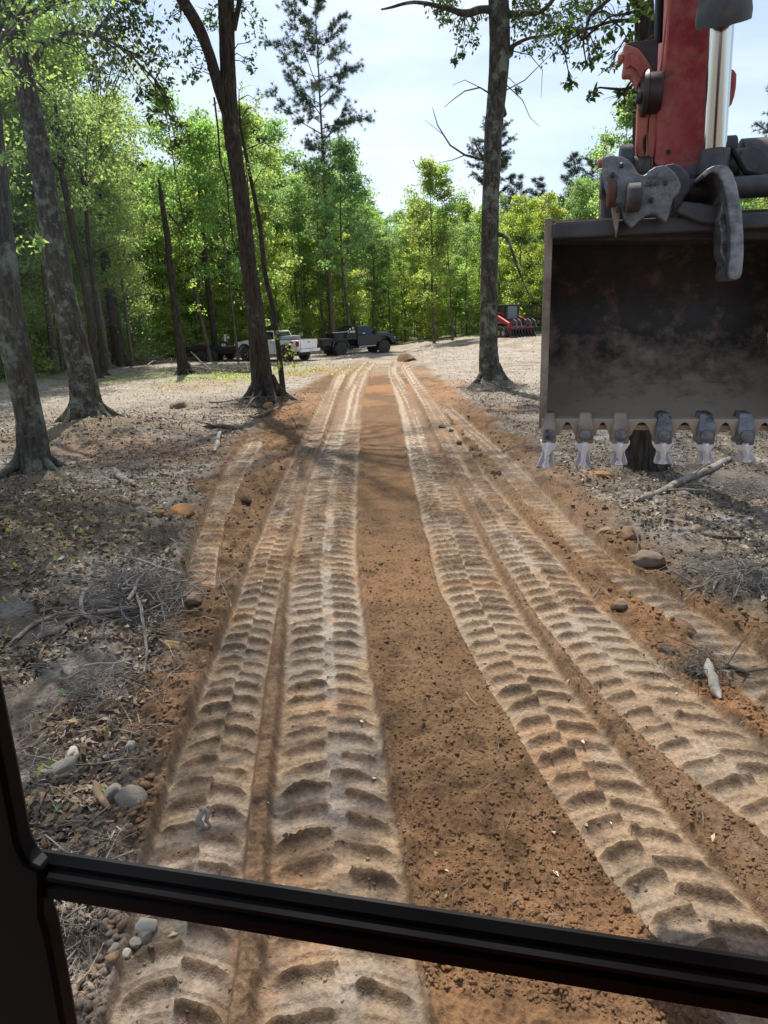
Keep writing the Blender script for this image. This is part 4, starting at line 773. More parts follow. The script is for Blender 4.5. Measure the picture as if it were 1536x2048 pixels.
xr([(1484, 300), (1506, 291), (1530, 298), (1545, 320), (1545, 352), (1480, 355), (1474, 322)], 3.44, 3.50).build('outer_ear_plate', BLKM, CP, bevel=.008)
# the boom above, out of the frame: it joins arm to machine
m = MB(); bx_ = lp(1400, -500, 3.65).x
m.prism([(bx_-.11, 3.95, 4.0), (bx_-.11, 4.05, 4.45), (bx_-.11, 2.6, 5.0), (bx_-.11, 1.2, 4.6), (bx_-.11, .2, 2.4), (bx_-.11, .1, 1.5), (bx_-.11, .5, 1.5), (bx_-.11, 1.5, 4.0), (bx_-.11, 2.6, 4.5)], (.22, 0, 0)); m.build('boom', RED, EX, bevel=.01)
m = MB(); m.box(-.95, 1.75, -2.4, -.05, .85, 1.35); m.box(.75, 1.75, -2.4, -.2, 1.35, 2.2); m.build('engine_house', RED, EX, bevel=.03)
for x0 in (-.75, 1.15):
    m = MB(); m.prism([(x0-.22, -2.3, .25), (x0-.22, -2.1, .03), (x0-.22, .9, .03), (x0-.22, 1.1, .25), (x0-.22, 1.1, .5), (x0-.22, .9, .72), (x0-.22, -2.1, .72), (x0-.22, -2.3, .5)], (.44, 0, 0)); m.build('track', RUBBER, EX, bevel=.02)

# ------------------------------------------------------------------ vehicles
WHITE = mat('white_paint', (.78, .79, .80), (.72, .73, .74), rough=.3, sc=2, coat=.5, c3=(.45, .40, .33), sc3=3, lo3=.68, hi3=.85)
DKGR = mat('dark_green_paint', (.006, .014, .016), (.008, .016, .018), rough=.35, sc=2, coat=.15, c3=(.06, .055, .045), sc3=4, lo3=.66, hi3=.9)
BLK = mat('matt_black', (.014, .014, .015), (.03, .028, .027), rough=.6, sc=5)
GLS = mat('tinted_glass', (.015, .022, .026), rough=.06, spec=.9)
TYRE = mat('tyre_rubber', (.022, .021, .020), (.07, .06, .05), rough=.9, sc=9, bump=.4, bsc=30)
ALLOY = mat('alloy_wheel', (.42, .43, .45), (.25, .25, .26), rough=.4, metal=.7, sc=6)
ALUM = mat('aluminium', (.50, .51, .52), (.38, .39, .40), rough=.4, metal=.6, sc=5)
TAIL = mat('tail_lamp_red', (.45, .03, .02), rough=.25, coat=.5)
CLEARL = mat('clear_lens', (.6, .6, .6), rough=.2, coat=.5)
PLATE = mat('plate_white', (.62, .64, .66), (.4, .45, .5), rough=.5, sc=30)
ORNG = mat('orange_plastic', (.55, .13, .02), rough=.6)
def wheel(par, c, r, w, side, rimm, nsp=6, rr=.6):
    """side: +1 shows its face to +y"""
    T = MB(); T.lathe((c[0], c[1]-w/2*1.0, c[2]), (0, 1, 0), [(0, r*rr), (.0, r*.86), (.03, r*.97), (.06, r), (w-.06, r), (w-.03, r*.97), (w, r*.86), (w, r*rr)], 28)
    for k in range(28):
        a = 2*PI*k/28; ca, sa = math.cos(a), math.sin(a)
        for q in (-1, 1):
            p = Vector((c[0]+ca*r, c[1]+q*w*.27, c[2]+sa*r)); T.tube([p-Vector((-sa, 0, ca))*.022, p+Vector((-sa, 0, ca))*.022], w*.14, 4)
    wh = T.build('wheel', TYRE, par, smooth=40)
    Rm = MB(); y = c[1]+side*(w/2); s = side
    Rm.lathe((c[0], y-s*.09, c[2]), (0, s, 0), [(0, r*rr*.98), (.10, r*rr), (.105, r*rr*.93), (.045, r*rr*.88)], 28)
    for k in range(nsp):
        a = 2*PI*k/nsp+.3; ca, sa = math.cos(a), math.sin(a); t_ = Vector((-sa, 0, ca)); d = Vector((ca, 0, sa)); cc = Vector((c[0], y-s*.045, c[2]))
        Rm.prism([cc+d*r*.1-t_*r*.09, cc+d*r*rr*.92-t_*r*.055, cc+d*r*rr*.92+t_*r*.055, cc+d*r*.1+t_*r*.09], (0, s*.035, 0))
    Rm.lathe((c[0], y-s*.07, c[2]), (0, s, 0), [(0, r*.2), (.07, r*.18), (.08, r*.1)], 14); Rm.build('rim', rimm, wh, smooth=40)
    return wh
def side_body(out, y0, y1, tum=0):
    """outline in (x,z) between y0 and y1"""
    mm = MB(); return mm.prism([(x, y0, z) for x, z in out], (0, y1-y0, 0))
def arch(cx, cz, r, n=8, a0=0, a1=180):
    return [(cx+r*math.cos(math.radians(a)), cz+r*math.sin(math.radians(a))) for a in np.linspace(a0, a1, n)]
def frustum(x0, x1, z0, x2, x3, z1, w0, w1):
    return MB().add([(x0, -w0, z0), (x1, -w0, z0), (x1, w0, z0), (x0, w0, z0), (x2, -w1, z1), (x3, -w1, z1), (x3, w1, z1), (x2, w1, z1)], [(0, 3, 2, 1), (4, 5, 6, 7), (0, 1, 5, 4), (1, 2, 6, 5), (2, 3, 7, 6), (3, 0, 4, 7)])
def glass_side(par, q, w0, w1, z0, z1, sgn, name='window'):
    """quad q in (x,z) on the leaning side of a cab"""
    def yy(z): return w0+(w1-w0)*(z-z0)/(z1-z0)
    P = [Vector((x, sgn*(yy(z)+.006), z)) for x, z in q]; mm = MB().prism(P, (0, -sgn*.012, 0)); return mm.build(name, GLS, par)
def orient(o, x, y, hdg, s=1.0):
    o.location = (x, y, float(terrain(x, y))-.02); o.rotation_euler = (0, 0, hdg); o.scale = (s,)*3

# white pickup: +x is forward, +y its left side
WT = empty('pickup_truck', label='white crew pickup with silver bed toolbox, half hidden behind the forked tree', cat='pickup truck')
R1 = .40; xf, xb = 1.62, -1.62; W_ = .93
low = [(-2.55, .72), (-2.60, 1.22), (-.62, 1.25), (-.55, 1.27), (1.05, 1.30), (1.35, 1.27), (2.05, 1.18), (2.42, 1.02), (2.55, .80), (2.55, .52)]+arch(xf, .48, .52, 9, 8, 172)+[(1.02, .42), (-1.06, .42)]+arch(xb, .48, .52, 9, 8, 172)+[(-2.3, .58), (-2.5, .60)]
BD = side_body(low, -W_, W_).build('body', WHITE, WT, smooth=30, bevel=.045)
MB().box(-2.50, -.72, -.80, .80, .9, 1.262).build('bed_opening', BLK, WT)
cab = frustum(-.80, 1.15, 1.27, -.62, .42, 1.80, .90, .70); cab.build('cab', WHITE, WT, bevel=.05)
for s in (1, -1):
    glass_side(WT, [(.98, 1.31), (.42, 1.735), (.08, 1.745), (.08, 1.31)], .90, .70, 1.27, 1.80, s); glass_side(WT, [(.0, 1.31), (.0, 1.745), (-.55, 1.735), (-.70, 1.31)], .90, .70, 1.27, 1.80, s)
    m = MB(); m.box(-2.615, -2.40, s*.94 - .03, s*.94+.03, .88, 1.20); m.build('tail_light', TAIL, WT, bevel=.01)
    m = MB(); m.box(2.20, 2.50, s*.83-.12, s*.83+.10, .90, 1.06); m.build('headlight', CLEARL, WT, bevel=.03)
    m = MB(); m.box(.85, 1.0, s*1.0-.09, s*1.0+.09, 1.28, 1.46); m.build('mirror', BLK, WT, bevel=.02)
    for xx in (-.02, .62):
        m = MB(); m.box(xx-.62, xx-.44, s*.945-.012, s*.945+.012, 1.10, 1.13); m.build('door_handle', ALUM, WT)
    for xx in (.04, .96, -.72):
        m = MB(); m.box(xx, xx+.012, s*.931-.004, s*.931+.004, .52, 1.26); m.build('door_seam', BLK, WT)
    m = MB().tube([(xb+.56*math.cos(a), s*.90, .48+.56*math.sin(a)) for a in np.linspace(.1, PI-.1, 9)], .045, 6); m.build('wheel_arch', BLK, WT)
    m = MB().tube([(xf+.56*math.cos(a), s*.90, .48+.56*math.sin(a)) for a in np.linspace(.1, PI-.1, 9)], .045, 6); m.build('wheel_arch', BLK, WT)
    for xx in (xf, xb): wheel(WT, (xx, s*.80, R1), R1, .28, s, ALLOY)
m = MB(); m.add([(1.17, -.80, 1.31), (1.17, .80, 1.31), (.50, .66, 1.75), (.50, -.66, 1.75)], [(0, 1, 2, 3)]); v0 = m.v; m = MB().prism(v0, (.02, 0, .012)); m.build('windscreen', GLS, WT)
m = MB().prism([(-.795, -.70, 1.38), (-.795, .70, 1.38), (-.655, .60, 1.72), (-.655, -.60, 1.72)], (-.02, 0, 0)); m.build('rear_window', GLS, WT)
m = MB(); m.box(-2.63, -2.585, -.76, .76, .74, 1.25); m.build('tailgate', WHITE, WT, bevel=.012)
m = MB(); m.box(-2.645, -2.63, -.08, .08, 1.08, 1.13); m.build('tailgate_handle', BLK, WT)
m = MB(); m.box(-2.78, -2.56, -.93, .93, .55, .72); m.build('rear_bumper', WHITE, WT, bevel=.03)
m = MB(); m.box(-2.79, -2.775, -.17, .17, .56, .70); m.build('licence_plate', PLATE, WT)
m = MB(); m.box(2.45, 2.63, -.90, .90, .50, .74); m.build('front_bumper', WHITE, WT, bevel=.05)
m = MB(); m.box(2.40, 2.58, -.50, .50, .78, 1.0); m.build('grille', BLK, WT, bevel=.02)
m = MB(); m.box(-1.35, -.82, -.88, .88, 1.255, 1.47); m.build('bed_toolbox', ALUM, WT, bevel=.02)
m = MB(); m.box(-2.2, 2.3, -.55, .55, .34, .50); m.build('chassis', BLK, WT)
def text(par, s, loc, rot, size, m, name='lettering', sh=0):
    cu = bpy.data.curves.new(name, 'FONT'); cu.body = s; cu.size = size; cu.extrude = .004; cu.shear = sh; cu.align_x = 'CENTER'; cu.align_y = 'CENTER'; cu.resolution_u = 2
    o = bpy.data.objects.new(name, cu); o.location = loc; o.rotation_euler = rot
    COL.objects.link(o); bpy.context.view_layer.update()
    me = bpy.data.meshes.new_from_object(o); bpy.data.objects.remove(o); me.materials.clear(); me.materials.append(m)
    q = link(name, me, par); q.location = loc; q.rotation_euler = rot; return q
text(WT, 'TRD', (-2.05, .945, 1.10), (PI/2, 0, PI), .15, BLK, sh=.3)
f1 = gp(484, 729); r1 = gp(603, 721)
a_ = Vector((*f1, 0)); b_ = Vector((*r1, 0))
def put(o, fpx, rpx, wb, left, name=None):
    """fpx/rpx: pixels of the front and rear near wheels' ground contact; wb signed x of wheels"""
    pass
WTX, WTY = pxy(546, 46.6), 46.6
orient(WT, WTX, WTY, math.radians(148), 1.04)

# dark flatbed truck
BT = empty('flatbed_truck', label='dark green single cab truck with black welding flatbed, parked in the clearing', cat='truck')
R2 = .46; xf, xb = 1.75, -1.75
low = [(-.42, .70), (-.42, 1.36), (.20, 1.38), (1.05, 1.42), (1.25, 1.45), (2.0, 1.42), (2.45, 1.30), (2.62, 1.12), (2.66, .78)]+arch(xf, .62, .60, 9, 5, 175)+[(1.05, .62), (-.30, .62)]
side_body(low, -.97, .97).build('body', DKGR, BT, smooth=30, bevel=.05)
m = MB(); m.prism([(1.15, -.55, 1.43), (1.2, .55, 1.43), (1.2, .6, 1.45), (1.15, -.6, 1.45)], (1.3, 0, -.02)); 
frustum(1.15, 2.45, 1.40, 1.25, 2.25, 1.52, .60, .45).build('hood', DKGR, BT, bevel=.04)
frustum(-.42, 1.22, 1.38, -.30, .58, 1.98, .93, .74).build('cab', DKGR, BT, bevel=.06)
for s in (1, -1):
    glass_side(BT, [(1.08, 1.42), (.55, 1.91), (.10, 1.92), (.10, 1.42)], .93, .74, 1.38, 1.98, s)
    glass_side(BT, [(.04, 1.42), (.04, 1.92), (-.24, 1.91), (-.32, 1.42)], .93, .74, 1.38, 1.98, s, 'quarter_window')
    m = MB(); m.box(2.50, 2.68, s*.78-.14, s*.78+.14, .98, 1.16); m.build('headlight', CLEARL, BT, bevel=.03)
    m = MB(); m.box(.92, 1.08, s*1.06-.12, s*1.06+.12, 1.42, 1.70); m.build('mirror', BLK, BT, bevel=.02)
    m = MB().tube([(-.35, s*1.02, .56), (1.0, s*1.02, .60)], .045, 8); m.build('running_board', ALUM, BT)
    m = MB(); m.box(.05, .20, s*.98-.012, s*.98+.012, 1.22, 1.26); m.build('door_handle', BLK, BT)
    m = MB(); m.box(1.12, 1.135, s*.971-.004, s*.971+.004, .66, 1.40); m.build('door_seam', BLK, BT)
    wheel(BT, (xf, s*.86, R2), R2, .32, s, BLK, 8, .5); wheel(BT, (xb, s*.98, R2), R2, .26, s, BLK, 8, .5); wheel(BT, (xb, s*.68, R2), R2, .26, s, BLK, 8, .5)
    m = MB().tube([(xb+.60*math.cos(a), s*1.0, .62+.58*math.sin(a)) for a in np.linspace(0, PI, 11)], .06, 6); m.build('fender', BLKM, BT)
    m = MB(); m.box(-3.1, -2.5, s*1.08-.012, s*1.08+.012, .72, 1.08); m.build('bed_side_box', BLK, BT, bevel=.01)
m = MB().prism([(1.225, -.84, 1.43), (1.225, .84, 1.43), (.62, .70, 1.93), (.62, -.70, 1.93)], (.02, 0, .012)); m.build('windscreen', GLS, BT)
m = MB(); m.box(2.62, 2.72, -.45, .45, .80, 1.30); m.build('grille', ALUM, BT, bevel=.02)
m = MB(); m.box(2.58, 2.86, -1.0, 1.0, .56, .80); m.build('front_bumper', BLK, BT, bevel=.04)
m = MB(); m.box(-3.15, -.50, -1.08, 1.08, 1.08, 1.20); m.build('flatbed_deck', BLK, BT, bevel=.015)
m = MB(); m.box(-3.17, -3.05, -1.1, 1.1, .66, 1.10); m.build('rear_skirt', BLK, BT, bevel=.01)
m = MB(); m.box(-3.18, -3.17, -.35, -.03, .82, .96); m.build('licence_plate', PLATE, BT)
for s in (.92, -.92, .3):
    m = MB(); m.box(-3.19, -3.165, s-.07, s+.07, .86, .94); m.build('tail_light', TAIL, BT)
m = MB(); m.box(-3.0, 2.3, -.45, .45, .46, .66); m.build('chassis', BLK, BT)
m = MB()
for s in (1, -1):
    m.box(-.60, -.52, s*1.0-.04, s*1.0+.04, 1.2, 1.95)
m.box(-.60, -.52, -1.04, 1.04, 1.93, 2.0); m.build('headache_rack', BLK, BT)
for s in (1, -1):
    m = MB(); m.prism([(-1.35, s*.99-.035, 1.2), (-.62, s*.99-.035, 1.2), (-.62, s*.99-.035, 1.93), (-.85, s*.99-.035, 1.93), (-1.2, s*.99-.035, 1.6)], (0, .07, 0)); m.build('rack_side_panel', BLK, BT)
m = MB(); m.box(-2.15, -.95, -.86, -.2, 1.2, 1.62); m.build('welder', BLK, BT, bevel=.05)
m = MB(); m.box(-2.05, -1.0, .2, .86, 1.2, 1.55); m.build('tool_chest', BLK, BT, bevel=.04)
m = MB().tube([(-2.3, -.9, 1.58), (-1.15, -.95, 1.62)], .035, 8); m.build('bed_rail', ALUM, BT)
text(BT, 'S', (-1.14, -1.03, 1.62), (PI/2, 0, 0), .27, WHITE)
for xx in (-1.0, -.90, -.80, -.70):
    m = MB(); m.box(xx, xx+.07, -1.036, -1.027, 1.55, 1.70-.03*((xx*10) % 2)); m.build('sticker', WHITE, BT)
for xx, zz, w, h_, mm_ in ((-.82, 1.86, .09, .14, WHITE), (-.70, 1.84, .07, .16, TAIL), (-1.06, 1.80, .10, .10, WHITE)):
    m = MB(); m.box(xx, xx+w, -1.035, -1.026, zz-h_/2, zz+h_/2); m.build('sticker', mm_, BT)
m = MB(); m.box(.02, .22, -.938, -.925, 1.45, 1.50); m.build('sticker', WHITE, BT)
BTX, BTY = pxy(712, 51.5), 51.5
orient(BT, BTX, BTY, math.radians(28), .98)

# trailer left of the white truck with small gear on it
TR = empty('flat_trailer', label='low black flatbed trailer parked behind the white pickup', cat='trailer')
m = MB(); m.box(-2.4, 2.0, -1.0, 1.0, .62, .74); m.build('deck', BLK, TR)
m = MB(); m.box(-2.4, 2.0, -1.0, -.94, .52, .95); m.box(-2.4, 2.0, .94, 1.0, .52, .95); m.build('side_rail', BLK, TR)
m = MB().tube([(2.0, -.7, .6), (3.3, 0, .5), (2.0, .7, .6)], .05, 6); m.build('tongue', BLK, TR)
for s in (1, -1):
    for xx in (-.5, .35): wheel(TR, (xx, s*1.1, .34), .34, .2, s, BLK, 5, .5)
orient(TR, pxy(428, 48.5), 48.5, math.radians(-18)); 
zT = float(terrain(*TR.location[:2]))
def on_trailer(name, parts, lx, ly, label, cat):
    e = empty(name, label=label, cat=cat); c, s = math.cos(TR.rotation_euler[2]), math.sin(TR.rotation_euler[2])
    e.location = (TR.location.x+lx*c-ly*s, TR.location.y+lx*s+ly*c, TR.location.z+.74); e.rotation_euler = TR.rotation_euler
    for nme, mbb, mt in parts: mbb.build(nme, mt, e, bevel=.01)
m1 = MB().box(-.25, .25, -.2, .2, 0, .5); m2 = MB().cyl((0, 0, .5), (0, 0, .95), .10, 12); m3 = MB().box(-.16, .16, -.212, -.2, .12, .38)
on_trailer('compressor', [('housing', m1, BLK), ('filter_stack', m2, ALUM), ('label_plate', m3, WHITE)], .9, -.4, 'black engine unit with white panels standing on the trailer', 'engine unit')
m1 = MB().box(-.45, .45, -.25, .25, 0, .24, .05); m2 = MB().box(-.15, .1, -.1, .1, .24, .36)
on_trailer('fuel_container', [('container', m1, ORNG), ('lid', m2, BLK)], 1.5, -.5, 'orange plastic container lying on the trailer by its white neighbour', 'container')
m1 = MB().box(-.7, .6, -.3, .3, 0, .34, .08); m2 = MB().tube([(-.6, 0, .3), (-.9, 0, .62), (-1.1, 0, .60)], .04, 6)
on_trailer('scrap_equipment', [('housing', m1, mat('rust_brown', (.10, .05, .035), (.05, .03, .025), rough=.9, sc=6)), ('handle', m2, BLK)], -1.0, -.2, 'rusty brown machine lying on the rear of the trailer', 'equipment')

# red track loader facing us
LR = mat('loader_red', (.50, .045, .055), (.40, .05, .05), rough=.5, sc=4)
LD = empty('track_loader', label='red compact track loader with toothed grapple beside the thick trunk', cat='loader')
for s in (1, -1):
    m = MB(); m.prism([(-1.3, s*.78-.2, .12), (-1.1, s*.78-.2, 0), (1.05, s*.78-.2, 0), (1.3, s*.78-.2, .2), (1.1, s*.78-.2, .55), (.5, s*.78-.2, .72), (-1.0, s*.78-.2, .72), (-1.3, s*.78-.2, .5)], (0, .4, 0)); tk = m.build('crawler_track', TYRE, LD, bevel=.03)
    for xx in (-.9, -.3, .3, .9): MB().cyl((xx, s*.78+s*.205, .28), (xx, s*.78+s*.225, .28), .17, 12).build('track_roller', ALUM, tk)
    m = MB(); m.prism([(-1.5, s*.80-.09, 1.5), (-1.4, s*.80-.09, 1.75), (.2, s*.80-.09, 1.35), (1.35, s*.80-.09, .95), (1.55, s*.80-.09, .25), (1.38, s*.80-.09, .22), (1.15, s*.80-.09, .8), (.1, s*.80-.09, 1.1)], (0, .18, 0)); m.build('lift_arm', LR, LD, bevel=.02)
    MB().cyl((-1.0, s*.72, .95), (.9, s*.72, .95), .05, 8).build('lift_cylinder', ALUM, LD)
    MB().box(.42, .50, s*.42-.06, s*.42+.06, 2.12, 2.22).build('work_light', CLEARL, LD)
m = MB(); m.box(-1.5, .9, -.58, .58, .45, 1.25); m.build('body', BLK, LD, bevel=.03)
m = MB(); m.box(-1.6, -.7, -.62, .62, 1.2, 1.75); m.build('engine_cover', LR, LD, bevel=.06)
m = MB(); m.box(-.7, .42, -.52, .52, 1.2, 2.12, .04); m.build('cab', BLK, LD, bevel=.03)
m = MB(); m.box(.40, .425, -.36, .36, 1.15, 2.0); m.build('front_window', mat('pale_glass', (.12, .16, .18), rough=.08, spec=.8), LD)
m = MB(); m.box(-.6, .3, -.535, -.515, 1.35, 2.0); m.build('side_window', GLS, LD)
m = MB(); m.box(.9, 1.3, -.6, .6, .45, .72); m.build('quick_attach', LR, LD, bevel=.02)
GB = empty('grapple'); GB.parent = LD
m = MB(); m.box(1.55, 1.62, -.95, .95, .56, .66); m.build('cross_beam', BLKM, GB)
for k in range(9):
    y = -.92+k*.23; m = MB(); m.prism([(1.5, y-.03, .66), (1.58, y-.03, .66), (1.66, y-.03, .3), (1.95, y-.03, .06), (2.2, y-.03, .05), (2.2, y-.03, .0), (1.6, y-.03, .02), (1.5, y-.03, .25)], (0, .06, 0)); m.build('tine', BLK, GB)
for y0 in (-.55, .55):
    for dy in (-.17, .17):
        m = MB(); m.prism([(1.5, y0+dy-.03, .72), (1.45, y0+dy-.03, .95), (1.7, y0+dy-.03, 1.2), (2.05, y0+dy-.03, 1.05), (2.25, y0+dy-.03, .62), (2.05, y0+dy-.03, .88), (1.75, y0+dy-.03, .98), (1.62, y0+dy-.03, .85)], (0, .06, 0)); m.build('claw', GREYM, GB)
orient(LD, pxy(1020, 57), 57.5, math.radians(-68), 1.15)
# dark attachment and frames behind it
FK = empty('implement_rack', label='black upright implement frame with bars standing right of the red loader', cat='rack')
m = MB()
for y in (-.6, -.2, .2, .6): m.box(0, .08, y-.04, y+.04, .5, 2.3)
m.build('upright', BLK, FK)
m = MB(); m.box(-.02, .10, -.7, .7, 2.2, 2.32); m.box(-.02, .10, -.7, .7, 1.3, 1.4); m.build('crossbar', BLK, FK)
m = MB(); m.box(-.5, .6, -.75, .75, .25, .6); m.build('base_frame', BLK, FK, bevel=.03)
for s in (1, -1): wheel(FK, (0, s*.85, .32), .32, .2, s, BLK, 5, .5)
orient(FK, pxy(1068, 61), 61, math.radians(-80))

# ------------------------------------------------------------------ what lies on the ground
def ico(sub=2):
    import bmesh
    b = bmesh.new(); bmesh.ops.create_icosphere(b, subdivisions=sub, radius=1); V = np.array([v.co[:] for v in b.verts]); F = np.array([[v.index for v in f.verts] for f in b.faces]); b.free(); return V, F
I1, I2, I3 = ico(1), ico(2), ico(4)
def wedge(n, r0, r1, rng, amax=33, p=1.0):
    u = rng.random(n); r = r0*(r1/r0)**(u**p); a = np.radians(rng.uniform(-amax, amax, n)); return r*np.sin(a), r*np.cos(a)
def strip_dist(X, Y):
    """smallest |u| over all the wheel strips"""
    d = np.full(X.shape, 9.)
    for k, R in STRW.items():
        c = np.interp(Y, R[:, 0], R[:, 1]); w = np.interp(Y, R[:, 0], R[:, 2]); u = np.abs(X-c)/w
        if k in 'SE': u = np.where((Y < STRE[k][0]-.3) | (Y > STRE[k][1]), 9., u)
        d = np.minimum(d, u)
    return d
def corridor(X, Y):
    cx, hw = corr(Y); return np.abs(X-cx)/hw
SOILM = vcol_mat('loose_soil', bump=.12, bsc=60, var=.4)
def scatter_clods(name, n, rng, tmpl, smin, smax, accept, cols, label, r0=2.2, r1=26, pw=3.0, flat=.7, gk=.45):
    X, Y = wedge(n*5, r0, r1, rng); ok = accept(X, Y, rng); X, Y = X[ok][:n], Y[ok][:n]; n = len(X); Z, GC = ground(X, Y, True)
    s = smin+(smax-smin)*rng.random(n)**pw; s = s*(1+.012*Y); V0, F0 = tmpl; m = len(V0)
    J = 1+1.25*(rng.random((n, m, 1))-.5); sc = np.stack([.7+.7*rng.random(n), .7+.7*rng.random(n), flat*(.6+.6*rng.random(n))], -1)[:, None]
    a = rng.uniform(0, 2*PI, n); V = V0[None]*J*sc*s[:, None, None]; ca, sa = np.cos(a)[:, None], np.sin(a)[:, None]
    V = np.stack([V[..., 0]*ca-V[..., 1]*sa, V[..., 0]*sa+V[..., 1]*ca, V[..., 2]], -1)+np.stack([X, Y, Z+s*.25], -1)[:, None]
    F = (F0[None]+(np.arange(n)*m)[:, None, None]).reshape(-1, 3)
    c = np.array(cols)[rng.integers(0, len(cols), n)]*(.75+.5*rng.random((n, 1))); g = rng.random((n, 1)); g = g*gk; c = c*g+GC*(1-g)*.95; c = np.repeat(c[:, None], m, 1).reshape(-1, 3)
    return link(name, mesh_np(name, V.reshape(-1, 3), F, SOILM, c), kind='stuff', label=label)
rg_ = np.random.default_rng(77)
BR = [(.19, .105, .055), (.24, .13, .06), (.13, .085, .055), (.33, .17, .07)]; GRc = [(.17, .145, .12), (.24, .21, .18), (.12, .095, .075), (.30, .27, .23)]
scatter_clods('soil_clods', 13000, rg_, I1, .003, .026, lambda X, Y, r: (strip_dist(X, Y) > 1.08) & (np.abs(X-.3) > .95) & (corridor(X, Y) < 1.15) & ((X < np.interp(Y, STRW['A'][:, 0], STRW['A'][:, 1])) | (X > np.interp(Y, STRW['D'][:, 0], STRW['D'][:, 1]))), BR, 'brown lumps of dug soil along the wheel ruts', pw=4.5)
scatter_clods('soil_crumbs', 7000, rg_, I1, .003, .012, lambda X, Y, r: (corridor(X, Y) < .6) & (strip_dist(X, Y) > 1.0), BR, 'fine crumbs of brown soil in the strip between the ruts', r1=9, pw=2.5, gk=.0)
scatter_clods('rut_crumbs', 1100, rg_, I1, .002, .010, lambda X, Y, r: (strip_dist(X, Y) < .98), BR, 'small crumbs of soil dropped in the wheel ruts', r1=10, pw=3)
scatter_clods('grey_lumps', 8000, rg_, I1, .003, .016, lambda X, Y, r: (corridor(X, Y) > .95), GRc, 'grey lumps of dry soil beside the track', r1=24, pw=3.5, gk=.25)
mdn = [gp(40, 1085), gp(200, 870)]
scatter_clods('mound_clods', 3600, rg_, I1, .008, .045, lambda X, Y, r: (((X-mdn[0][0])**2+(Y-mdn[0][1])**2) < 2.6) | (((X-mdn[1][0])**2+(Y-mdn[1][1])**2) < 4.5), [(.17, .13, .085), (.13, .10, .065), (.21, .16, .10)], 'crumbly soil heaped in mounds at the left', r1=20)
def litter(name, n, rng, size, accept, cols, label, r0=2.5, r1=24, wid=.5, lift=.012):
    X, Y = wedge(n*4, r0, r1, rng, 34); ok = accept(X, Y, rng); X, Y = X[ok][:n], Y[ok][:n]; n = len(X); Z = ground(X, Y)+lift*rng.random(n)
    P = np.stack([X, Y, Z], -1); nrm = unit(rng.normal(size=(n, 3))*.45+np.array([0, 0, 1])); a = unit(np.cross(nrm, rng.normal(size=(n, 3)))); b = np.cross(nrm, a); s = (size*(.5+.9*rng.random(n))*(1+.02*Y))[:, None]
    V = np.stack([P, P+a*s*.5+b*s*wid*.5+nrm*s*.18, P+a*s, P+a*s*.5-b*s*wid*.5+nrm*s*.15], 1)
    c = np.array(cols)[rng.integers(0, len(cols), n)]*(.6+.7*rng.random((n, 1))); return link(name, mesh_np(name, V.reshape(-1, 3), np.arange(n*4).reshape(n, 4), vcol_mat(name+'_material', bump=0, var=.2), np.repeat(c, 4, 0)), kind='stuff', label=label)
litter('leaf_litter', 26000, rg_, .055, lambda X, Y, r: (corridor(X, Y) > 1.02) & (fbm(X, Y, 1.3, 71, 3) > .40) & (r.random(X.shape) < .9), [(.20, .15, .10), (.30, .24, .18), (.13, .09, .06), (.36, .31, .25), (.09, .07, .05), (.26, .18, .10)], 'dry brown and grey fallen leaves covering the ground beside the track')
litter('far_litter', 26000, rg_, .05, lambda X, Y, r: (corridor(X, Y) > 1.0), [(.26, .21, .17), (.40, .35, .29), (.17, .13, .10), (.32, .27, .21)], 'scattered bark and leaf scraps on the pale clearing', r0=18, r1=60, wid=.35)
litter('track_leaves', 110, rg_, .035, lambda X, Y, r: (corridor(X, Y) < 1.0), [(.45, .36, .2), (.3, .2, .1), (.5, .45, .35)], 'few small dry leaves and chips on the bare track', r1=12)
litter('green_leaves', 420, rg_, .06, lambda X, Y, r: (corridor(X, Y) > .95), [(.10, .20, .04), (.16, .24, .06)], 'fresh green leaves fallen on the grey ground', r1=20)
def twig_mesh(n, rng, X, Y, Lr, rr, lift=.02, up=.15, base=None):
    """thin bent three-sided twigs lying about"""
    Z = (ground(X, Y) if base is None else base)+lift*rng.random(n); a = rng.uniform(0, 2*PI, n); Ln = Lr[0]+(Lr[1]-Lr[0])*rng.random(n)**2
    d = unit(np.stack([np.cos(a), np.sin(a), rng.normal(size=n)*up], -1)); side = unit(np.cross(d, [0, 0, 1.])); P0 = np.stack([X, Y, Z], -1); K_ = 4
    bend = rng.normal(size=(n, K_, 3))*.10; bend[:, :, 2] *= .4
    pts = np.stack([P0+d*(Ln*(i/(K_-1)-.5))[:, None]+bend[:, i]*Ln[:, None] for i in range(K_)], 1)
    rad = (rr[0]+(rr[1]-rr[0])*rng.random(n)**2)[:, None]*np.array([1, .85, .6, .3]); up_ = np.cross(side, d)
    V = np.stack([pts+(side[:, None]*math.cos(q)+up_[:, None]*math.sin(q))*rad[..., None] for q in (0.5, 2.6, 4.7)], 2)
    idx = np.arange(n)[:, None, None]*12+np.arange(3)[None, :, None]*3; j = np.arange(3)[None, None, :]; j2 = (j+1) % 3
    F = np.stack([idx+j, idx+j2, idx+3+j2, idx+3+j], -1).reshape(-1, 4); return V.reshape(-1, 3), F
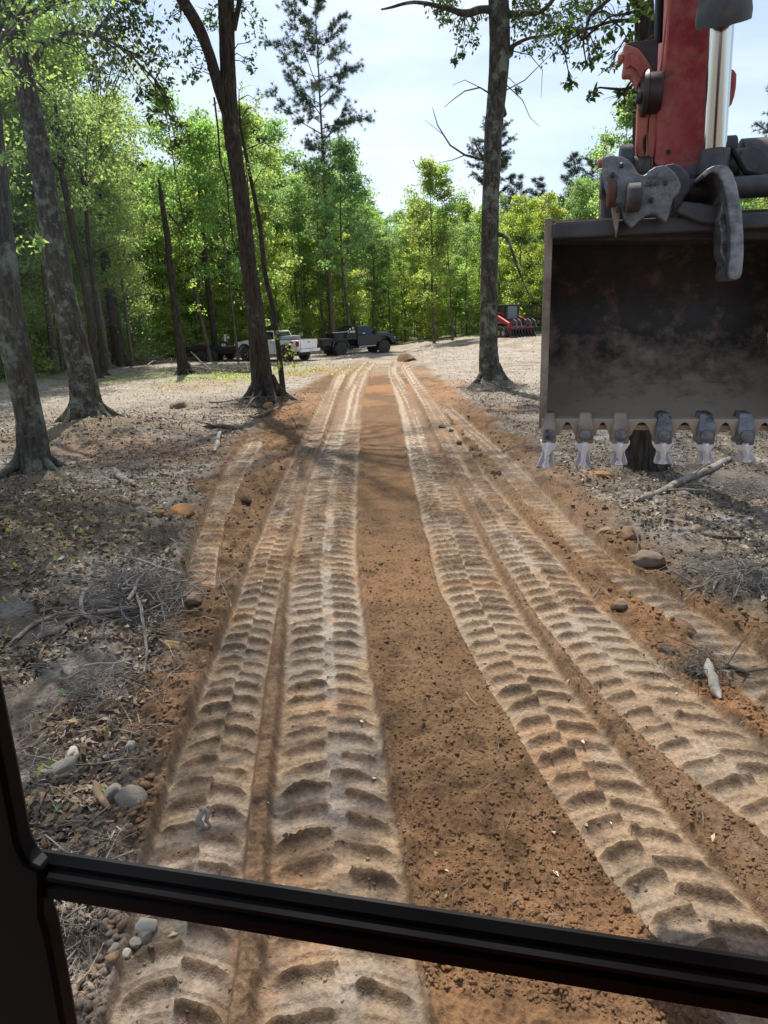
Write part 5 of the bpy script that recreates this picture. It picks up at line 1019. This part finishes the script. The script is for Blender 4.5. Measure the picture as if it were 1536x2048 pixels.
def twigs(name, n, rng, accept, Lr, rr, label, r0=2.5, r1=26):
    X, Y = wedge(n*5, r0, r1, rng, 34); ok = accept(X, Y, rng); X, Y = X[ok][:n], Y[ok][:n]; n = len(X); V, F = twig_mesh(n, rng, X, Y, Lr, rr); c = np.array([(.20, .17, .14), (.34, .31, .27), (.11, .085, .065), (.27, .22, .17)])[rng.integers(0, 4, n)]
    return link(name, mesh_np(name, V, F, vcol_mat(name+'_material', bump=0, var=.2), np.repeat(c, 12, 0)), kind='stuff', label=label)
twigs('small_twigs', 6500, rg_, lambda X, Y, r: (corridor(X, Y) > .93) & (fbm(X, Y, 1.1, 81, 3) > .42), (.06, .5), (.0015, .006), 'thin grey twigs strewn over the soil beside the track')
twigs('rootlets', 260, rg_, lambda X, Y, r: (corridor(X, Y) < .95) & (strip_dist(X, Y) > .9), (.04, .22), (.001, .0025), 'fine pale rootlets sticking out of the brown soil', r1=10)
# grass
def grass(name, n, rng, cx, cy, sx, sy, h, label, extra=None):
    X = cx+rng.normal(size=n)*sx; Y = cy+rng.normal(size=n)*sy
    if extra is not None: X = np.concatenate([X, extra[0]]); Y = np.concatenate([Y, extra[1]]); n = len(X)
    ok = fbm(X, Y, 1.5, 91, 3) > .42; X, Y = X[ok], Y[ok]; n = len(X); Z = ground(X, Y); P = np.stack([X, Y, Z], -1); d = unit(rng.normal(size=(n, 3))*.35+np.array([0, 0, 1])); b = unit(np.cross(d, rng.normal(size=(n, 3)))); hh = (h*(.4+rng.random(n)))[:, None]
    V = np.stack([P-b*.012*2, P+b*.012*2, P+d*hh], 1); c = np.zeros((n*3, 3)); c[:, 0] = np.repeat(rng.random(n), 3); c[:, 1] = np.repeat(rng.random(n), 3)
    return link(name, mesh_np(name, V.reshape(-1, 3), np.arange(n*3).reshape(n, 3), LEAF_B, c), kind='stuff', label=label)
gx, gy = gp(410, 750); ppx = rg_.uniform(-200, 1200, 9000); eY = np.interp(ppx, [p for p, y in EDGE_P], [y for p, y in EDGE_P])-rg_.random(9000)*3.0
grass('grass', 5000, rg_, gx+1, gy, 3.2, 3.0, .09, 'short bright green grass around the snag and along the foot of the woods', (np.array([pxy(p, y) for p, y in zip(ppx, eY)]), eY))
grass('small_weeds', 90, rg_, *gp(120, 1130), .5, .8, .05, 'few small green weeds near the left soil mound')

# --- stones and big clods, one by one
def stone(px, py, r, c1, c2, label, name='stone', cat='stone', flat=.75, ax=(1, 1), group=None, seed=0):
    x, y = gp(px, py); V, F = I3; rng = np.random.default_rng(int(px*7+py)); o3 = rng.random(3)*50
    n_ = fbm(V[:, 0]*1.0+o3[0]+V[:, 2], V[:, 1]+o3[1]-V[:, 2]*.7, .8, 3, 4); n2_ = fbm(V[:, 0]+V[:, 2]*.6+o3[2], V[:, 1]+V[:, 2], .22, 5, 4, .6)
    W = V*(.72+.65*n_+.22*n2_)[:, None]; pl = unit(rng.normal(size=(6, 3))*np.array([1, 1, .6]))
    for p_ in pl: dd = W@p_; ex = np.clip(dd-.72, 0, None); W = W-p_*ex[:, None]*.85
    W = W*r*np.array([ax[0], ax[1], flat]); a = rng.uniform(0, 6.28); W = np.stack([W[:, 0]*math.cos(a)-W[:, 1]*math.sin(a), W[:, 0]*math.sin(a)+W[:, 1]*math.cos(a), W[:, 2]], -1)
    me = mesh_np(name, W, F, mat('stone_%s' % (str(c1)), c1, c2, rough=.95, sc=9, bump=.6, bsc=40, spec=.15), smooth=True)
    o = link(name, me, label=label, cat=cat, group=group); o.location = (x, y, gz(x, y)+r*flat*.42); return o
OC, OC2 = (.36, .19, .08), (.22, .12, .06); GS, GS2 = (.25, .225, .185), (.17, .145, .115); BC, BC2 = (.15, .095, .06), (.24, .15, .09); PS1, PS2 = (.50, .46, .38), (.38, .34, .28); DK, DK2 = (.07, .05, .04), (.13, .09, .06)
stone(370, 1052, .155, OC, OC2, 'rounded orange clay boulder on the leaf litter left of the outer rut')
stone(131, 1562, .085, GS, GS2, 'flat grey stone lying by a long stick at the lower left', flat=.6)
stone(229, 1616, .065, GS, GS2, 'smaller round grey stone of a touching pair at the lower left')
stone(262, 1622, .085, GS, GS2, 'larger grey stone of a touching pair at the lower left')
stone(150, 1535, .045, PS1, PS2, 'pale small stone above the flat grey stone at the left')
stone(219, 1494, .030, PS1, PS2, 'small pale stone on the orange soil patch at the left')
stone(263, 1512, .035, PS1, PS2, 'white angular stone right of the orange soil patch')
stone(291, 1852, .045, PS1, PS2, 'smooth pale pebble, the largest below the window bar'); stone(288, 1874, .032, GS, GS2, 'grey pebble just under the smooth pale pebble'); stone(270, 1885, .028, PS2, GS2, 'small tan pebble left below the smooth pale pebble'); stone(303, 1904, .014, DK, DK2, 'tiny dark crumb lying alone in the rut below the window bar')
stone(232, 1908, .028, GS, GS2, 'small grey pebble leftmost below the window bar'); stone(251, 1908, .024, PS1, OC, 'reddish white chip among the pebbles below the window bar')
stone(884, 854, .075, DK, DK2, 'dark round clod lying left on the orange strip right of the ruts', 'clod', 'clod'); stone(902, 862, .06, DK, DK2, 'dark clod touching the right of its neighbour on the orange strip', 'clod', 'clod'); stone(918, 888, .065, DK, DK2, 'single dark clod a little nearer on the orange strip', 'clod', 'clod')
stone(1298, 1132, .18, GS2, BC, 'large flat grey brown slab of soil right of the faint rut', 'clod', 'clod', flat=.45); stone(1215, 1072, .10, BC2, GS2, 'brown angular clod beside the rut under the bucket', 'clod', 'clod', flat=.6); stone(1255, 1085, .12, BC, BC2, 'dark brown clod right of the angular one', 'clod', 'clod', flat=.6)
stone(1335, 1312, .065, DK, DK2, 'dark round clod on the bright soil ridge at the right', 'clod', 'clod'); stone(1240, 1218, .08, BC2, OC2, 'orange brown clod on the soil ridge right of the ruts', 'clod', 'clod'); stone(1360, 1265, .10, OC2, BC, 'crumbly orange brown lump at the right beside the dark rut', 'clod', 'clod')
stone(994, 955, .09, BC, DK2, 'dark clod between the right ruts and the outer rut', 'clod', 'clod'); stone(955, 915, .08, BC2, OC2, 'brown clod on the ridge left of the outer right rut', 'clod', 'clod'); stone(450, 1108, .065, BC, BC2, 'brown clod between the outer left rut and the main ruts', 'clod', 'clod'); stone(468, 1125, .05, BC2, BC, 'smaller brown clod just right of its neighbour by the outer left rut', 'clod', 'clod')
stone(493, 1010, .09, DK2, BC, 'dark clod on the brown ridge left of the main ruts', 'clod', 'clod'); stone(389, 1222, .075, GS2, BC, 'grey brown clod at the right end of the big brush pile', 'clod', 'clod'); stone(345, 1300, .06, (.40, .29, .14), OC, 'yellowish chunk of clay under the big brush pile', 'clod', 'clod', ax=(1.7, .7), flat=.6)
stone(815, 722, .55, BC, OC2, 'low brown heap of soil at the far end of the track', 'soil_heap', 'soil heap', flat=.5, ax=(1.5, 1)); stone(375, 795-60, .3, BC, DK2, 'dark clump of roots and soil at the foot of the snag', 'soil_heap', 'soil heap', flat=.6)
stone(538, 818, .14, OC, BC, 'orange lump of clay between the roots of the forked tree', 'clod', 'clod'); stone(360, 815, .26, GS2, BC, 'grey soil lump behind the left mound', 'soil_heap', 'soil heap', flat=.5); stone(1195, 962, .14, OC, OC2, 'orange soil patch lump under the bucket teeth', 'clod', 'clod', flat=.35, ax=(1.6, 1))
stone(322, 1063, .07, OC, OC2, 'small orange clod left below the clay boulder', 'clod', 'clod', flat=.6)

# --- sticks and logs, one by one
def stick(pts, r, label, name='stick', cat='stick', c=DEAD, lift=.8, r1=None, forks=0, hs=None, seed=1):
    rn = random.Random(int(pts[0][0]*3+pts[0][1])); g_ = [gp(x, y) for x, y in pts]; org = Vector((g_[0][0], g_[0][1], gz(*g_[0])))
    P = []
    for i, (x, y) in enumerate(g_): P.append(Vector((x, y, gz(x, y)+r*lift+(hs[i] if hs else 0)))-org)
    n = len(P); rr = [r+((r1 if r1 is not None else r*.6)-r)*i/(n-1) for i in range(n)]
    Q = [];
    for i in range(n-1):
        for q in range(3): Q.append(P[i].lerp(P[i+1], q/3)+(Vector((rn.gauss(0, 1), rn.gauss(0, 1), rn.gauss(0, .5)))*r*.45 if q else Vector()))
    Q.append(P[-1]); R_ = np.interp(np.linspace(0, 1, len(Q)), np.linspace(0, 1, n), rr); R_[0] *= .25; R_[-1] *= .2
    parts = [trunk_np(Q, R_, 9, max(.02, r*.8), .14, rn.random()*9)]
    for k in range(forks):
        i = rn.randrange(1, len(Q)-1); d = Vector((rn.gauss(0, 1), rn.gauss(0, 1), abs(rn.gauss(0, .5)))).normalized(); L_ = rn.uniform(.15, .5)*(1+r*8)
        parts.append(tube_np([Q[i], Q[i]+d*L_*.5+Vector((0, 0, .02)), Q[i]+d*L_], [r*.4, r*.28, r*.08], 5))
    V, F = merge(parts)
    # close the ends
    e = len(parts[0][0]); F3 = [[k, (k+1) % 9, e_] for e_ in [] for k in range(9)]
    o = link(name, mesh_np(name, V, F, c, smooth=True), label=label, cat=cat); o.location = org; return o
PALE = mat('pale_wood', (.24, .215, .185), (.38, .35, .31), rough=.9, sc=12, bump=.4, bsc=40, spec=.15)
DARKW = mat('dark_wood', (.07, .055, .045), (.15, .12, .10), rough=.95, sc=9, bump=.6, bsc=30, spec=.1)
stick([(1268, 1008), (1330, 987), (1400, 952), (1466, 918)], .050, 'long bent fallen log on the litter under the bucket teeth', 'fallen_log', 'log', forks=3, r1=.06)
stick([(1412, 1352), (1424, 1374), (1440, 1408)], .030, 'short splintered pale branch end on the orange soil at the right', c=PALE, r1=.036, hs=[.10, .05, 0])
stick([(14, 1296), (60, 1268), (98, 1250), (150, 1232), (190, 1222)], .020, 'long thin straight stick at the far left leading to the big brush pile', forks=1)
stick([(74, 1288), (100, 1280), (128, 1276), (142, 1260), (172, 1252), (196, 1240)], .034, 'thick curved grey root lying left of the big brush pile', forks=1, r1=.028)
stick([(186, 1228), (170, 1240), (168, 1252), (182, 1260), (205, 1258)], .020, 'looping bare root in the left part of the big brush pile', c=PALE, hs=[.16, .14, .06, .03, .02], r1=.016)
stick([(281, 1238), (290, 1262), (294, 1300), (295, 1326), (287, 1358)], .015, 'bent upright root hanging down the right side of the big brush pile', hs=[.22, .16, .08, .03, 0], forks=2)
stick([(113, 1586), (168, 1556), (203, 1536), (236, 1531)], .020, 'forked stick beside the flat grey stone at the lower left', forks=3)
stick([(195, 1608), (208, 1630), (224, 1654)], .026, 'short rusty brown splintered stick below the forked stick', c=mat('rusty_wood', (.16, .09, .045), (.26, .17, .10), rough=.95, sc=9, bump=.5, bsc=40), r1=.012, hs=[.05, .02, 0])
stick([(398, 1660), (402, 1650), (412, 1640), (424, 1652)], .018, 'small hooked piece of root sticking up from the outer left rut', c=PALE, hs=[0, .05, .07, .01])
stick([(230, 950), (250, 968), (272, 990)], .062, 'short thick grey log lying on the leaves at the left', 'fallen_log', 'log', r1=.05)
stick([(112, 992), (165, 993), (222, 993)], .012, 'thin straight grey stick lying level left of the short thick log')
stick([(431, 912), (436, 892), (443, 868)], .050, 'pale barked log pointing at the viewer by the outer left rut', 'fallen_log', 'log', c=PALE, r1=.04)
stick([(408, 862), (440, 858), (476, 866)], .070, 'dark rotten log lying across the end of the pale barked one', 'fallen_log', 'log', c=DARKW, forks=3)
stick([(1405, 1072), (1450, 1079), (1494, 1075)], .024, 'straight dark stick on the litter at the right', c=DARKW, forks=1)
stick([(1150, 974), (1190, 982), (1262, 1002)], .010, 'very thin dark twig under the third bucket tooth', c=DARKW, forks=1)
stick([(1230, 1072), (1268, 1090), (1275, 1110), (1262, 1145)], .013, 'arched dark root sticking up beside the large soil slab', c=DARKW, hs=[.0, .10, .12, .0])
stick([(1462, 1160), (1430, 1185), (1425, 1200)], .018, 'grey branch piece on the right below the dark stick', forks=3)
stick([(345, 960), (322, 950), (300, 935), (282, 940)], .016, 'thin curved twig on the orange soil left of the outer rut', c=DARKW)
stick([(700, 1488-300), (704, 1180)], .004, 'tiny pale rootlet in the bright strip of the inner left rut', c=PALE) if False else None
stick([(600, 868), (590, 858), (560, 862)], .03, 'dark root piece lying just right of the forked tree foot', c=DARKW, forks=2)
stick([(490, 838), (520, 842), (552, 826)], .06, 'knobbly dark log against the roots of the forked tree', 'fallen_log', 'log', c=DARKW, forks=4)
stick([(1185, 1195), (1200, 1188), (1222, 1200)], .006, 'small curled pale root on the ridge right of the ruts', c=PALE, hs=[0, .05, .02])
stick([(1500, 1350), (1470, 1342), (1440, 1335)], .022, 'tangled dark branch at the right edge above the splintered piece', c=DARKW, forks=5)
stick([(205, 742), (262, 728), (300, 722), (330, 708)], .05, 'long bare fallen branch rising from the leaves at the foot of the left woods', forks=4, hs=[0, .1, .3, .9], r1=.02)

# --- heaps of brush
def brush(px, py, n, rx, ry, hz, Lr, rr, label, m, seed, nbig=3, ptr=1.0):
    rng = np.random.default_rng(seed); cx, cy = gp(px, py); X = cx+rng.normal(size=n)*rx*.5; Y = cy+rng.normal(size=n)*ry*.5
    q = np.exp(-(((X-cx)/rx)**2+((Y-cy)/ry)**2)); base = ground(X, Y)+rng.random(n)*hz*q; V, F = twig_mesh(n, rng, X, Y, Lr, rr, base=base, up=.32)
    g0 = gz(cx, cy); parts = [(V-np.array([cx, cy, g0]), F)]
    rn = random.Random(seed)
    for k in range(nbig):
        a = rn.uniform(0, 6.28); d = Vector((math.cos(a), math.sin(a), rn.uniform(-.05, .2))); L_ = rn.uniform(.5, 1.1)*rx*1.3; c0 = Vector((rn.gauss(0, rx*.3), rn.gauss(0, ry*.3), rn.uniform(.1, .7)*hz)); pts = curve_pts(c0-d*L_/2, d, L_, 6, rn, wig=.2)
        parts.append(trunk_np(pts, np.linspace(rr[1]*2.2, rr[1]*.9, 7), 7, .04, .12, seed+k))
    # a core of soil and matted roots
    V2, F2 = I2; w = V2*(.8+.4*rng.random((len(V2), 1)))*np.array([rx*.45, ry*.45, hz*.42])
    V, F = merge(parts); o = link('brush_pile', mesh_np('brush_pile', V, F, m, smooth=False), label=label, cat='brush pile'); o.location = (cx, cy, g0)
    e = link('root_mat', mesh_np('root_mat', w, F2, mat('root_soil', (.075, .06, .05), (.13, .105, .085), rough=1, sc=20, bump=1, bsc=60), smooth=True), o); return o
brush(275, 1222, 620, .48, .50, .32, (.12, .75), (.0022, .009), 'biggest tangle of fine grey roots and twigs, left of the main ruts', mat('brush_wood', (.17, .15, .13), (.32, .29, .26), rough=.95, sc=7), 51, 7)
brush(330, 1098, 260, .30, .35, .18, (.08, .35), (.0015, .004), 'small dark mat of roots between the clay boulder and the outer left rut', mat('brush_dark', (.10, .085, .07), (.2, .18, .15), rough=.95, sc=7), 52, 2)
brush(1318, 925, 70, .45, .4, .22, (.3, 1.0), (.003, .007), 'bleached white twigs lying at the foot of the tree behind the bucket', mat('bleached', (.55, .50, .43), (.7, .66, .6), rough=.9, sc=7), 53, 2)
brush(1490, 1185, 320, .5, .5, .22, (.15, .6), (.002, .006), 'tangle of grey branches at the right edge below the dark stick', MATS['brush_wood'], 54, 5)
brush(1395, 1345, 260, .22, .22, .10, (.06, .3), (.0015, .004), 'dark mat of roots beside the splintered pale branch end', MATS['brush_dark'], 55, 2)
brush(990, 782, 320, 1.3, .9, .3, (.3, 1.2), (.004, .012), 'brush and bark scraps around the foot of the thick roadside trunk', MATS['brush_wood'], 56, 4)
brush(520, 812, 320, 1.3, .9, .26, (.25, 1.0), (.004, .012), 'dark debris of roots around the foot of the forked tree', MATS['brush_dark'], 57, 4)
brush(398, 748, 220, 1.3, .9, .35, (.5, 1.8), (.006, .02), 'heap of dead branches right of the snag foot', MATS['brush_wood'], 58, 4)
brush(270, 730, 260, 3.0, 1.3, .7, (.6, 2.4), (.006, .02), 'long low heap of brush along the edge of the left woods', MATS['brush_wood'], 59, 5)
brush(490, 745, 120, 1.0, .7, .3, (.4, 1.4), (.006, .02), 'small dark pile of branches in front of the white pickup', MATS['brush_dark'], 60, 3)
brush(1500, 985, 200, .6, .6, .12, (.2, .8), (.002, .006), 'loose grey twigs right of the long bent log', MATS['brush_wood'], 61, 2)
brush(200, 1395, 420, .30, .40, .10, (.06, .35), (.0015, .005), 'low grey tangle of twigs and ash left of the orange soil patch', MATS['brush_wood'], 62, 4)
